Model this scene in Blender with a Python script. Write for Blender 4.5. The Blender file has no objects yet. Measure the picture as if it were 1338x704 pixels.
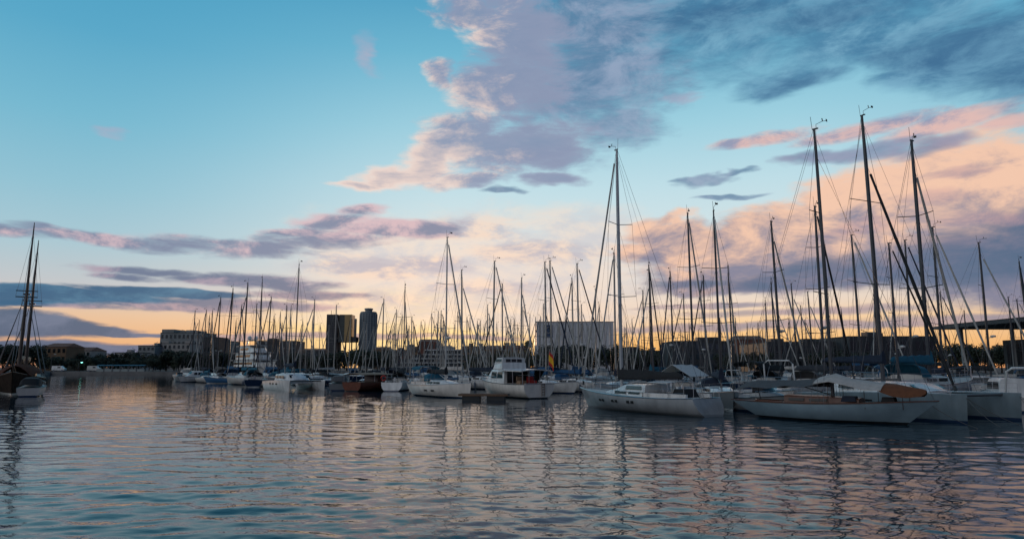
import bpy, bmesh, math, random
import numpy as np
from mathutils import Vector, Matrix

S = bpy.context.scene
COL = S.collection
R = math.radians

# ------------------------------------------------------------------ camera
CAM_H = 3.0            # eye height above the water
PITCH = 8.3            # degrees above the horizon
FOC = 876.0            # focal length in photograph pixels (1338 wide)
cam = bpy.data.cameras.new("camera")
cam.sensor_width = 36.0
cam.lens = FOC / 1338.0 * 36.0
cam.clip_start = 0.1
cam.clip_end = 6000.0
cam_ob = bpy.data.objects.new("camera", cam)
cam_ob.location = (0, 0, CAM_H)
cam_ob.rotation_euler = (R(90 + PITCH), 0, 0)
COL.objects.link(cam_ob)
S.camera = cam_ob

S.view_settings.view_transform = 'Standard'
S.view_settings.look = 'None'
S.view_settings.gamma = 1.0
S.view_settings.exposure = 0.0
S.view_settings.use_curve_mapping = False
S.cycles.max_bounces = 6
S.cycles.glossy_bounces = 3
S.cycles.sample_clamp_indirect = 3.0
S.cycles.use_denoising = True
S.cycles.caustics_reflective = False


def sky_angle(px, py):
    """azimuth (0 = +Y, east positive) and elevation in degrees of a spot in the sky."""
    u, v = (px - 669.0) / FOC, (352.0 - py) / FOC
    c, s = math.cos(R(PITCH)), math.sin(R(PITCH))
    x, y, z = u, c - v * s, s + v * c
    return math.degrees(math.atan2(x, y)), math.degrees(math.atan2(z, math.hypot(x, y)))


def lin(c):
    return tuple(((v / 255.0) / 12.92 if v <= 10.3 else (((v / 255.0) + 0.055) / 1.055) ** 2.4) for v in c)


# ------------------------------------------------------------------ sky
SUN_AZ, SUN_EL = -7.0, 1.8
world = bpy.data.worlds.new("World")
S.world = world
world.use_nodes = True
NT = world.node_tree
NT.nodes.clear()


class G:
    """a thin wrapper that lets shader sockets be combined like numbers"""
    def __init__(s, sock): s.s = sock
    def __add__(s, o): return mth('ADD', s, o)
    def __radd__(s, o): return mth('ADD', o, s)
    def __sub__(s, o): return mth('SUBTRACT', s, o)
    def __rsub__(s, o): return mth('SUBTRACT', o, s)
    def __mul__(s, o): return mth('MULTIPLY', s, o)
    def __rmul__(s, o): return mth('MULTIPLY', o, s)
    def __truediv__(s, o): return mth('DIVIDE', s, o)


def plug(v, sock):
    if isinstance(v, G):
        NT.links.new(v.s, sock)
    else:
        sock.default_value = v


def mth(op, a, b=0.0, c=None):
    n = NT.nodes.new('ShaderNodeMath'); n.operation = op
    plug(a, n.inputs[0]); plug(b, n.inputs[1])
    if c is not None: plug(c, n.inputs[2])
    return G(n.outputs[0])


def sstep(v, lo, hi):
    n = NT.nodes.new('ShaderNodeMapRange'); n.interpolation_type = 'SMOOTHSTEP'
    plug(v, n.inputs['Value'])
    plug(lo, n.inputs['From Min']); plug(hi, n.inputs['From Max'])
    if not isinstance(lo, G) and lo > hi:
        n.inputs['From Min'].default_value, n.inputs['From Max'].default_value = hi, lo
        n.inputs['To Min'].default_value, n.inputs['To Max'].default_value = 1.0, 0.0
    return G(n.outputs[0])


def vec(x, y, z=0.0):
    n = NT.nodes.new('ShaderNodeCombineXYZ')
    plug(x, n.inputs[0]); plug(y, n.inputs[1]); plug(z, n.inputs[2])
    return G(n.outputs[0])


def noise(v, scale, detail=5, rough=0.55, dist=0.0):
    n = NT.nodes.new('ShaderNodeTexNoise')
    n.noise_dimensions = '3D'
    plug(v, n.inputs['Vector'])
    n.inputs['Scale'].default_value = scale
    n.inputs['Detail'].default_value = detail
    n.inputs['Roughness'].default_value = rough
    n.inputs['Distortion'].default_value = dist
    return G(n.outputs[0])


def mixc(f, a, b):
    n = NT.nodes.new('ShaderNodeMix'); n.data_type = 'RGBA'
    plug(f, n.inputs[0])
    for v, i in ((a, 6), (b, 7)):
        if isinstance(v, G): NT.links.new(v.s, n.inputs[i])
        else: n.inputs[i].default_value = (*lin(v), 1)
    return G(n.outputs[2])


def ramp(v, stops, vmax=90.0):
    n = NT.nodes.new('ShaderNodeValToRGB')
    plug(v / vmax, n.inputs[0])
    e = n.color_ramp.elements
    while len(e) < len(stops): e.new(0.5)
    for k, (p, c) in enumerate(stops):
        e[k].position = p / vmax
        e[k].color = (*lin(c), 1)
    return G(n.outputs[0])


tc = NT.nodes.new('ShaderNodeTexCoord')
sx = NT.nodes.new('ShaderNodeSeparateXYZ')
NT.links.new(tc.outputs['Generated'], sx.inputs[0])
dx, dy, dz = (G(o) for o in sx.outputs)
az = mth('ARCTAN2', dx, dy) * (180 / math.pi)
el = mth('MAXIMUM', mth('ARCSINE', dz) * (180 / math.pi), 0.0)

# clear sky: three vertical ramps (round the sunset, off to the sides, behind)
sky_c = ramp(el, [(0, (246, 166, 90)), (1.6, (254, 194, 116)), (3.4, (254, 212, 160)), (5.2, (242, 220, 200)),
                  (8, (226, 226, 224)), (11, (214, 231, 235)), (15, (194, 226, 236)), (20, (160, 212, 229)),
                  (26, (112, 186, 214)), (32, (70, 156, 196)), (50, (18, 92, 136)), (90, (10, 56, 96))])
sky_s = ramp(el, [(0, (206, 146, 116)), (1.8, (240, 184, 136)), (3.8, (236, 198, 164)), (6, (198, 202, 206)),
                  (9, (172, 204, 216)), (13, (148, 198, 216)), (18, (120, 188, 213)), (24, (90, 171, 205)),
                  (32, (66, 156, 196)), (50, (24, 84, 124)), (90, (14, 52, 88))])
sky_b = ramp(el, [(0, (96, 92, 112)), (8, (100, 100, 126)), (20, (66, 88, 118)), (40, (36, 74, 108)), (90, (14, 52, 88))])
fc = sstep(mth('ABSOLUTE', az - 9.0), 12.0, 44.0)
sky_fill = ramp(el, [(0, (112, 124, 144)), (6, (168, 178, 194)), (16, (224, 226, 230)), (36, (230, 234, 240)), (54, (120, 156, 186)), (90, (14, 52, 88))])
fb = sstep(mth('ABSOLUTE', az + 4.0), 50.0, 100.0)
# behind the camera: unseen pale glow added at left to light the hulls, dusk blue on the right
fl = sstep(mth('ABSOLUTE', az + 125.0), 85.0, 45.0)
col = mixc(fb, mixc(fc, sky_c, sky_s), mixc(fl, sky_b, sky_fill))

gl = mth('MULTIPLY', (az + 8.0), (az + 8.0)) * 0.004 + mth('MULTIPLY', (el - 3.0), (el - 3.0)) * 0.05
col = mixc(sstep(gl, 1.0, 0.0) * 0.95, col, (255, 228, 166))

nish = NT.nodes.new('ShaderNodeTexSky')
nish.sky_type = 'NISHITA'
nish.sun_disc = False
nish.sun_elevation = R(SUN_EL)
nish.sun_rotation = R(SUN_AZ)
nish.air_density = 1.0
nish.dust_density = 1.5

# cloud coordinates: stretched along the horizon, warped by noise
P0 = vec(az, el * 2.6, 0.0)
w1 = noise(P0, 0.075, 4, 0.6)
w2 = noise(vec(az + 71.0, el * 2.6 + 13.0, 3.0), 0.075, 4, 0.6)
waz = az + (w1 - 0.5) * 9.0
wel = el + (w2 - 0.5) * 4.5
WP = vec(waz, wel)
WPF = vec(az + (w1 - 0.5) * 8.0, el + (w2 - 0.5) * 1.5)
nA = noise(vec(az, el * 2.2, 5.0), 0.16, 9, 0.66, 0.4)                 # cloud detail
nB = noise(vec(az + 1.4, el * 2.2 - 1.8, 5.0), 0.16, 9, 0.66, 0.4)     # the same, a step towards the light
nL = noise(vec(az, el * 5.0, 25.0), 0.13, 7, 0.6, 0.3)                 # layered streaks
nF = noise(vec(az, el * 4.0, 9.0), 0.36, 8, 0.64, 0.5)                 # finer, flatter streaks
relief = nA - nB


LAST = [None]


def blobs(lst, wp=None):
    wp = wp or WP
    out = None
    for b in lst:
        px, py, rx, ry = b[:4]
        rot = b[4] if len(b) > 4 else 0.0
        w = b[5] if len(b) > 5 else 1.0
        a, e = sky_angle(px, py)
        sc = 1.0 / FOC * 57.3 * math.cos(R(e)) ** 0
        m = NT.nodes.new('ShaderNodeMapping'); m.vector_type = 'TEXTURE'
        if LAST[0] is None:
            NT.links.new(wp.s, m.inputs[0])
        else:                        # evaluated one after the other: the shader's stack is small
            q = NT.nodes.new('ShaderNodeVectorMath'); q.operation = 'MULTIPLY_ADD'
            NT.links.new(LAST[0].s, q.inputs[0]); q.inputs[1].default_value = (1e-7, 1e-7, 1e-7)
            NT.links.new(wp.s, q.inputs[2]); NT.links.new(q.outputs[0], m.inputs[0])
        k = 0.9
        m.inputs[1].default_value = (a, e, 0)
        m.inputs[2].default_value = (0, 0, R(rot))
        m.inputs[3].default_value = (rx * sc * k, ry * sc * k, 1)
        d = NT.nodes.new('ShaderNodeVectorMath'); d.operation = 'DOT_PRODUCT'
        NT.links.new(m.outputs[0], d.inputs[0]); NT.links.new(m.outputs[0], d.inputs[1])
        f = mth('MULTIPLY_ADD', G(d.outputs['Value']), -w, w)
        out = f if out is None else mth('MAXIMUM', out, f)
        LAST[0] = out
    return mth('MAXIMUM', out, -3.0)


def cloud(base, lst, lit, shade, lo=0.0, hi=0.6, amp=1.6, fine=0.6, dens=1.0, lit_bias=0.5, lit_gain=3.0, grad=None, third=None, flat=False):
    """lay a cloud over base; grad = (px, py, px2, py2): lit end to shaded end"""
    f = blobs(lst, WPF if flat else WP) + ((nL if flat else nA) - 0.5) * amp + (nF - 0.5) * fine
    d = sstep(f, lo, hi) * dens
    l = relief * lit_gain + lit_bias
    if grad:
        a0, e0 = sky_angle(*grad[:2]); a1, e1 = sky_angle(*grad[2:4])
        vx, vy = a1 - a0, e1 - e0
        q = vx * vx + vy * vy
        t = (waz - a0) * (vx / q) + (wel - e0) * (vy / q)
        l = l + (0.5 - t) * 1.0
    c = mixc(sstep(l, 0.0, 1.0), shade, lit)
    if third:                        # darker core where the cloud is thick
        c = mixc(sstep(f, third[1], third[2]) * third[3], c, third[0])
    return mixc(d, base, c)
# pale cream veil in the middle, low
col = cloud(col, [(600, 350, 270, 80), (500, 330, 140, 50), (720, 360, 160, 60), (640, 410, 300, 34), (760, 310, 110, 40)],
            (242, 224, 210), (212, 208, 212), lo=-0.4, hi=1.1, amp=1.3, fine=0.8, dens=0.8, lit_bias=0.55, lit_gain=4)
col = cloud(col, [(470, 352, 110, 24), (560, 345, 90, 20), (480, 392, 120, 16), (700, 330, 120, 22), (640, 378, 130, 16), (600, 300, 120, 22)],
            (248, 220, 200), (184, 180, 194), lo=0.0, hi=1.1, amp=1.8, fine=1.3, dens=0.75, lit_gain=5, flat=True)
# thin mauve band that crosses the left third
col = cloud(col, [(0, 302, 70, 9), (90, 306, 60, 8, -4), (170, 318, 80, 11, -4), (240, 322, 90, 16), (320, 327, 90, 18, 2), (370, 308, 80, 10, 8),
                  (440, 292, 80, 14, 7), (520, 298, 100, 18), (430, 316, 110, 14, 4), (480, 276, 40, 10, 10)],
            (216, 188, 196), (126, 138, 166), lo=-0.15, hi=0.9, amp=1.8, fine=1.2, dens=0.95, lit_bias=0.3, lit_gain=4, flat=True, grad=(330, 290, 330, 340))
# slate bands low on the left
col = cloud(col, [(200, 357, 90, 7), (300, 367, 120, 10), (370, 374, 80, 8), (170, 363, 60, 6)],
            (176, 160, 178), (104, 120, 150), lo=-0.2, hi=0.8, amp=1.5, fine=1.3, dens=0.95, lit_bias=0.3, lit_gain=4, flat=True)
col = cloud(col, [(230, 401, 150, 9), (330, 398, 130, 8), (400, 386, 90, 7), (90, 401, 80, 5)],
            (190, 164, 174), (116, 124, 150), lo=-0.2, hi=0.8, amp=1.5, fine=1.3, dens=0.93, lit_bias=0.35, lit_gain=4, flat=True)
col = cloud(col, [(60, 385, 150, 9), (200, 382, 120, 7), (-60, 386, 160, 12), (10, 391, 60, 8)],
            (76, 128, 160), (44, 98, 136), lo=-0.2, hi=0.5, amp=1.0, fine=0.8, dens=0.97, lit_bias=0.4, lit_gain=3, flat=True)
col = cloud(col, [(20, 430, 120, 14), (110, 432, 80, 7), (-60, 424, 120, 20), (150, 437, 90, 4), (60, 455, 170, 9), (230, 456, 130, 6)],
            (100, 120, 150), (70, 100, 132), lo=-0.2, hi=0.5, amp=1.0, fine=1.0, dens=0.95, lit_bias=0.4, lit_gain=4, flat=True)
# long thin bars over the horizon
col = cloud(col, [(470, 440, 170, 6), (330, 442, 90, 6), (620, 442, 80, 4), (980, 428, 240, 7), (1180, 424, 160, 7), (1060, 408, 170, 7), (1280, 416, 140, 8), (930, 400, 120, 5)],
            (180, 158, 166), (142, 140, 160), lo=-0.2, hi=0.9, amp=1.0, fine=0.9, dens=0.85, flat=True)
# right: pink bank over a slate base
col = cloud(col, [(930, 318, 120, 30), (1030, 310, 110, 40), (1000, 350, 190, 40), (880, 300, 70, 18), (850, 325, 60, 22), (940, 370, 120, 22),
                  (1120, 290, 90, 70), (1200, 255, 110, 74), (1300, 245, 120, 80), (1180, 340, 150, 46), (1320, 330, 160, 66), (1420, 280, 150, 90)],
            (250, 204, 176), (132, 132, 156), lo=-0.25, hi=0.6, amp=1.6, fine=0.8, dens=0.97, lit_bias=0.58, lit_gain=2.3, grad=(1150, 215, 1160, 372))
col = cloud(col, [(1200, 358, 130, 26), (1100, 350, 100, 24), (1290, 338, 120, 34), (1010, 366, 110, 16), (900, 364, 80, 10), (1350, 310, 70, 50)],
            (112, 118, 148), (80, 106, 136), lo=-0.2, hi=1.0, amp=1.0, fine=0.6, dens=0.9, lit_bias=0.4, lit_gain=2)
col = cloud(col, [(1210, 262, 60, 12), (1290, 285, 60, 14), (1120, 300, 50, 10), (1250, 225, 50, 8)],
            (214, 170, 168), (160, 142, 160), lo=-0.2, hi=1.2, amp=1.4, fine=1.0, dens=0.6, lit_bias=0.4)
# streak above it
col = cloud(col, [(1000, 182, 80, 10, 4), (1110, 172, 90, 12, 4), (1230, 160, 110, 13, 5), (1330, 156, 60, 9)],
            (232, 190, 182), (150, 152, 180), lo=-0.1, hi=0.9, amp=1.5, fine=1.0, dens=0.92, lit_bias=0.6, lit_gain=4, flat=True)
col = cloud(col, [(1130, 195, 80, 14), (1200, 192, 60, 14), (1060, 205, 40, 14)], (146, 148, 178), (116, 130, 162), lo=-0.1, hi=1.0, amp=1.4, dens=0.85)
# lone grey wisps
col = cloud(col, [(930, 240, 60, 11, 4), (905, 240, 40, 6), (985, 228, 40, 5), (955, 266, 50, 6), (650, 258, 50, 7)],
            (150, 168, 194), (98, 134, 166), lo=-0.1, hi=0.9, amp=1.6, fine=1.2, dens=0.9, lit_bias=0.4)
# slate roof of cloud, upper right
col = cloud(col, [(780, 100, 130, 50, 12), (830, 60, 170, 66, 8), (960, 60, 180, 56), (1120, 50, 190, 50), (1270, 70, 130, 54), (1340, 60, 110, 64),
                  (1040, 108, 90, 24), (1180, 110, 60, 12), (1200, 0, 260, 50), (930, 0, 240, 50), (740, 20, 130, 70), (1080, -70, 500, 60), (1500, 40, 160, 90)],
            (120, 172, 200), (70, 126, 164), lo=-0.3, hi=1.1, amp=1.7, fine=0.9, dens=0.95, lit_bias=0.42, lit_gain=3.0)
col = cloud(col, [(900, 30, 170, 30), (1080, 20, 160, 26), (1260, 60, 110, 40), (860, 90, 60, 16), (1050, 112, 60, 12), (1330, 90, 80, 30)],
            (90, 140, 174), (62, 106, 146), lo=-0.2, hi=1.2, amp=1.7, fine=1.1, dens=0.75, lit_bias=0.42, lit_gain=3.0)
col = cloud(col, [(780, 110, 130, 60, 8), (760, 40, 150, 90), (800, 165, 90, 36), (720, 205, 80, 24), (850, 120, 80, 34), (690, 120, 90, 60)],
            (150, 166, 194), (96, 134, 168), lo=-0.25, hi=1.15, amp=1.7, fine=1.3, dens=0.88, lit_bias=0.45, lit_gain=2.6)
# great cumulus in the upper middle
col = cloud(col, [(600, 10, 60, 30), (670, 40, 90, 60), (575, 88, 30, 22), (640, 110, 70, 50), (620, 165, 80, 44, 20), (570, 205, 70, 32, 24), (530, 232, 80, 20, 8),
                  (470, 244, 40, 8), (640, 200, 110, 46), (700, 190, 90, 50), (680, 90, 80, 74), (600, 240, 90, 16), (640, -40, 120, 60), (720, 240, 60, 14)],
            (250, 222, 208), (146, 156, 184), lo=-0.25, hi=0.85, amp=1.8, fine=1.1, dens=0.94, lit_bias=0.26, lit_gain=3.4, grad=(540, 150, 690, 135),
            third=((124, 146, 178), 0.4, 1.5, 0.7))
# small pink puffs in the blue
col = cloud(col, [(140, 170, 26, 10), (478, 70, 26, 26, 30), (895, 130, 40, 8)],
            (196, 176, 194), (166, 174, 200), lo=0.0, hi=1.2, amp=1.2, dens=0.6)
bg = NT.nodes.new('ShaderNodeBackground')
mixn = NT.nodes.new('ShaderNodeMix'); mixn.data_type = 'RGBA'
mul = NT.nodes.new('ShaderNodeVectorMath'); mul.operation = 'SCALE'
NT.links.new(col.s, mul.inputs[0]); mul.inputs[3].default_value = 10.0
NT.links.new(nish.outputs[0], mixn.inputs[6])
NT.links.new(mul.outputs[0], mixn.inputs[7])
mixn.inputs[0].default_value = 0.94
NT.links.new(mixn.outputs[2], bg.inputs[0])
bg.inputs[1].default_value = 0.1
wo = NT.nodes.new('ShaderNodeOutputWorld')
NT.links.new(bg.outputs[0], wo.inputs[0])
world.cycles.sampling_method = 'MANUAL'
world.cycles.sample_map_resolution = 512

# ------------------------------------------------------------------ the sun, nearly down
sun = bpy.data.lights.new("sun", 'SUN')
sun.energy = 0.5
sun.angle = R(0.6)
sun.color = (1.0, 0.62, 0.36)
sun_ob = bpy.data.objects.new("sun", sun)
sd = Vector((math.sin(R(SUN_AZ)) * math.cos(R(SUN_EL)), math.cos(R(SUN_AZ)) * math.cos(R(SUN_EL)), math.sin(R(SUN_EL))))
sun_ob.rotation_euler = sd.to_track_quat('Z', 'Y').to_euler()
COL.objects.link(sun_ob)


# ------------------------------------------------------------------ materials
MATS = {}


def mat(name, col, rough=0.5, metal=0.0, var=0.0, vscale=3.0, bump=0.0, bscale=20.0, spec=0.5, streak=False, emit=None):
    """a procedural principled material; var mixes in darker/lighter patches of the same paint, bump adds grain"""
    if name in MATS: return MATS[name]
    m = bpy.data.materials.new(name); m.use_nodes = True
    nt = m.node_tree; b = nt.nodes['Principled BSDF']
    b.inputs['Roughness'].default_value = rough
    b.inputs['Metallic'].default_value = metal
    b.inputs['Specular IOR Level'].default_value = spec
    c = nt.nodes.new('ShaderNodeTexCoord')
    n = nt.nodes.new('ShaderNodeTexNoise'); n.inputs['Scale'].default_value = vscale
    n.inputs['Detail'].default_value = 6
    mp = nt.nodes.new('ShaderNodeMapping')
    mp.inputs[3].default_value = (1, 1, 0.25) if streak else (1, 1, 1)
    nt.links.new(c.outputs['Object'], mp.inputs[0]); nt.links.new(mp.outputs[0], n.inputs['Vector'])
    cr = nt.nodes.new('ShaderNodeValToRGB')
    lo = tuple(v * (1 - var) for v in col); hi = tuple(min(1, v * (1 + var * 0.6)) for v in col)
    cr.color_ramp.elements[0].position = 0.3; cr.color_ramp.elements[1].position = 0.7
    cr.color_ramp.elements[0].color = (*lo, 1); cr.color_ramp.elements[1].color = (*hi, 1)
    nt.links.new(n.outputs[0], cr.inputs[0]); nt.links.new(cr.outputs[0], b.inputs['Base Color'])
    if bump:
        n2 = nt.nodes.new('ShaderNodeTexNoise'); n2.inputs['Scale'].default_value = bscale
        nt.links.new(c.outputs['Object'], n2.inputs['Vector'])
        bp = nt.nodes.new('ShaderNodeBump'); bp.inputs['Strength'].default_value = bump
        bp.inputs['Distance'].default_value = 0.05
        nt.links.new(n2.outputs[0], bp.inputs['Height']); nt.links.new(bp.outputs[0], b.inputs['Normal'])
    if emit:
        b.inputs['Emission Color'].default_value = (*emit[0], 1); b.inputs['Emission Strength'].default_value = emit[1]
    MATS[name] = m
    return m


WHITE = mat('white gelcoat', (0.72, 0.70, 0.68), 0.22, var=0.22, vscale=2.2, streak=True)
OLDWHITE = mat('weathered white paint', (0.58, 0.55, 0.52), 0.4, var=0.18, vscale=1.2, streak=True)
GREYHULL = mat('grey hull paint', (0.20, 0.21, 0.22), 0.3, var=0.12, vscale=1.0)
NAVY = mat('navy hull paint', (0.02, 0.04, 0.09), 0.2, var=0.15)
BLUEHULL = mat('blue hull paint', (0.04, 0.13, 0.27), 0.25, var=0.15)
BLACKP = mat('black paint', (0.012, 0.013, 0.015), 0.4, var=0.2)
BOTTOM = mat('antifouling', (0.02, 0.025, 0.035), 0.7, var=0.3)
DECK = mat('deck paint', (0.50, 0.48, 0.44), 0.6, var=0.15, vscale=2.0, bump=0.1, bscale=60)
TEAK = mat('teak', (0.16, 0.085, 0.045), 0.5, var=0.35, vscale=4)
MAHOG = mat('varnished mahogany', (0.10, 0.030, 0.014), 0.3, var=0.3, vscale=3)
ALU = mat('anodised mast alloy', (0.16, 0.155, 0.15), 0.45, 0.4, var=0.15, vscale=1.5)
ALUD = mat('shaded mast alloy', (0.055, 0.058, 0.065), 0.4, 0.3, var=0.2, vscale=1.5)  # darker copy for masts in silhouette: the shade is in the colour
SPRUCE = mat('varnished spar wood', (0.05, 0.03, 0.02), 0.4, var=0.25, vscale=2)
WIRE = mat('rigging wire', (0.10, 0.10, 0.11), 0.4, 0.5)
STEEL = mat('stainless steel', (0.45, 0.45, 0.46), 0.3, 0.9, var=0.1)
GLASS = mat('smoked glass', (0.012, 0.016, 0.02), 0.12, spec=0.4)
PORT = mat('dark porthole', (0.008, 0.010, 0.012), 0.6, spec=0.15)
GLASSB = mat('greenish windscreen', (0.03, 0.06, 0.065), 0.06, spec=0.8)
SAILC = mat('furled sail cloth', (0.42, 0.40, 0.37), 0.8, var=0.15, vscale=5, bump=0.4, bscale=9)
CV_BLUE = mat('blue canvas', (0.012, 0.07, 0.16), 0.85, var=0.2, vscale=5, bump=0.5, bscale=7)
CV_TEAL = mat('turquoise canvas', (0.012, 0.11, 0.17), 0.85, var=0.2, vscale=5, bump=0.5, bscale=7)
CV_NAVY = mat('navy canvas', (0.012, 0.02, 0.04), 0.85, var=0.25, vscale=5, bump=0.5, bscale=7)
CV_BLACK = mat('black canvas', (0.014, 0.014, 0.016), 0.85, var=0.25, vscale=5, bump=0.5, bscale=7)
CV_GREY = mat('grey canvas', (0.09, 0.085, 0.085), 0.85, var=0.2, vscale=5, bump=0.5, bscale=7)
CV_CREAM = mat('cream canvas', (0.48, 0.43, 0.39), 0.85, var=0.15, vscale=4, bump=0.5, bscale=6)
CV_TAN = mat('tan canvas', (0.30, 0.19, 0.12), 0.85, var=0.2, vscale=4, bump=0.5, bscale=6)
CV_ORANGE = mat('orange canvas', (0.16, 0.055, 0.02), 0.85, var=0.2, vscale=4, bump=0.4, bscale=6)
CV_WHITE = mat('white canvas', (0.60, 0.57, 0.54), 0.8, var=0.1, vscale=4, bump=0.4, bscale=6)
CV_BURG = mat('burgundy canvas', (0.09, 0.02, 0.022), 0.85, var=0.2, vscale=4, bump=0.4, bscale=6)
RED = mat('red plastic', (0.50, 0.03, 0.02), 0.4)
YELLOW = mat('flag yellow', (0.75, 0.42, 0.02), 0.8)
FLAGRED = mat('flag red', (0.48, 0.03, 0.02), 0.8)
RUBBER = mat('fender vinyl', (0.10, 0.12, 0.16), 0.5)
WOODP = mat('pontoon planks', (0.12, 0.10, 0.085), 0.8, var=0.4, vscale=2, bump=0.4)
CONC = mat('concrete', (0.20, 0.19, 0.18), 0.85, var=0.25, vscale=0.4, bump=0.2)
LINE = mat('mooring rope', (0.10, 0.10, 0.10), 0.9)


# ------------------------------------------------------------------ mesh building
class MB:
    def __init__(s): s.v, s.f, s.m = [], [], []

    def add(s, vs, fs, mi=0):
        o = len(s.v); s.v += [tuple(p) for p in vs]
        for k, f in enumerate(fs):
            s.f.append([i + o for i in f]); s.m.append(mi[k] if isinstance(mi, list) else mi)
        return s

    def box(s, c, d, mi=0, rz=0.0, taper=1.0):
        cx, cy, cz = c; x, y, z = d[0] / 2, d[1] / 2, d[2] / 2
        vs = []
        for sz, k in ((-1, 1.0), (1, taper)):
            for px, py in ((-1, -1), (1, -1), (1, 1), (-1, 1)):
                a, b = px * x * k, py * y * k
                vs.append((cx + a * math.cos(rz) - b * math.sin(rz), cy + a * math.sin(rz) + b * math.cos(rz), cz + sz * z))
        return s.add(vs, [(3, 2, 1, 0), (4, 5, 6, 7), (0, 1, 5, 4), (1, 2, 6, 5), (2, 3, 7, 6), (3, 0, 4, 7)], mi)

    def tube(s, pts, rad, n=6, mi=0, cap=True, flat=1.0):
        """a round bar through pts; rad is one radius or one per point"""
        pts = [Vector(p) for p in pts]
        rad = rad if isinstance(rad, (list, tuple)) else [rad] * len(pts)
        rings = []
        for i, p in enumerate(pts):
            d = (pts[min(i + 1, len(pts) - 1)] - pts[max(i - 1, 0)]).normalized()
            u = d.orthogonal() if abs(d.z) < 0.95 else Vector((1, 0, 0))
            if abs(d.z) < 0.95: u = Vector((0, 0, 1)).cross(d)
            u = (u - d * u.dot(d)).normalized(); w = d.cross(u)
            rings.append([p + (u * math.cos(2 * math.pi * k / n) * flat + w * math.sin(2 * math.pi * k / n)) * rad[i] for k in range(n)])
        return s.loft(rings, mi, True, cap)

    def loft(s, rings, mi=0, closed=True, cap=True):
        n = len(rings[0]); vs = [p for r in rings for p in r]; fs = []
        for i in range(len(rings) - 1):
            for k in range(n if closed else n - 1):
                k2 = (k + 1) % n
                fs.append((i * n + k, i * n + k2, (i + 1) * n + k2, (i + 1) * n + k))
        if cap and closed:
            fs.append(tuple(reversed(range(n)))); fs.append(tuple(range((len(rings) - 1) * n, len(rings) * n)))
        return s.add(vs, fs, mi)

    def lathe(s, prof, c=(0, 0, 0), n=12, mi=0):
        return s.loft([[(c[0] + r * math.cos(2 * math.pi * k / n), c[1] + r * math.sin(2 * math.pi * k / n), c[2] + z) for k in range(n)] for r, z in prof], mi)

    def sheet(s, grid, th=0.02, mi=0):
        """a cloth given as a grid of points, with a thickness"""
        r, c = len(grid), len(grid[0])
        top = [Vector(p) for row in grid for p in row]
        bot = [p - Vector((0, 0, th)) for p in top]
        fs = []; N = r * c
        for i in range(r - 1):
            for j in range(c - 1):
                a = i * c + j
                fs.append((a, a + 1, a + c + 1, a + c)); fs.append((N + a + c, N + a + c + 1, N + a + 1, N + a))
        edge = [(j, j + 1) for j in range(c - 1)] + [(i * c + c - 1, (i + 1) * c + c - 1) for i in range(r - 1)]
        edge += [((r - 1) * c + j + 1, (r - 1) * c + j) for j in range(c - 1)] + [((i + 1) * c, i * c) for i in range(r - 1)]
        fs += [(b, a, a + N, b + N) for a, b in edge]
        return s.add(top + bot, fs, mi)

    def build(s, name, mats, parent=None, smooth=True, angle=35):
        me = bpy.data.meshes.new(name)
        me.from_pydata(s.v, [], s.f)
        for m in (mats if isinstance(mats, (list, tuple)) else [mats]): me.materials.append(m)
        me.polygons.foreach_set('material_index', s.m)
        if smooth:
            me.polygons.foreach_set('use_smooth', [True] * len(s.f))
            me.set_sharp_from_angle(angle=R(angle))
        me.update()
        o = bpy.data.objects.new(name, me)
        COL.objects.link(o)
        if parent: o.parent = parent
        return o


def thing(name, label, cat, loc=(0, 0, 0), rz=0.0, group=None):
    o = bpy.data.objects.new(name, None)
    o.empty_display_size = 0.5
    COL.objects.link(o)
    o.location = loc; o.rotation_euler = (0, 0, rz)
    return tag(o, label, cat, group)


def tag(o, label, cat, group=None):
    o['label'] = label; o['category'] = cat
    if group: o['group'] = group
    return o


KIDS = {}


def dup(root, loc, rz, scale=1.0, label=None, group=None):
    """a copy of a thing with copies of its parts and sub-parts (mesh data shared)"""
    if root.name not in KIDS:
        KIDS[root.name] = [(c, list(c.children)) for c in root.children]
    r = root.copy(); COL.objects.link(r)
    r.location = loc; r.rotation_euler = (0, 0, rz)
    r.scale = (scale, scale, scale) if not isinstance(scale, tuple) else scale
    if label: r['label'] = label
    if group: r['group'] = group
    for ch, sub in KIDS[root.name]:
        c = ch.copy(); COL.objects.link(c); c.parent = r
        for g in sub:
            d = g.copy(); COL.objects.link(d); d.parent = c
    return r


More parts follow.
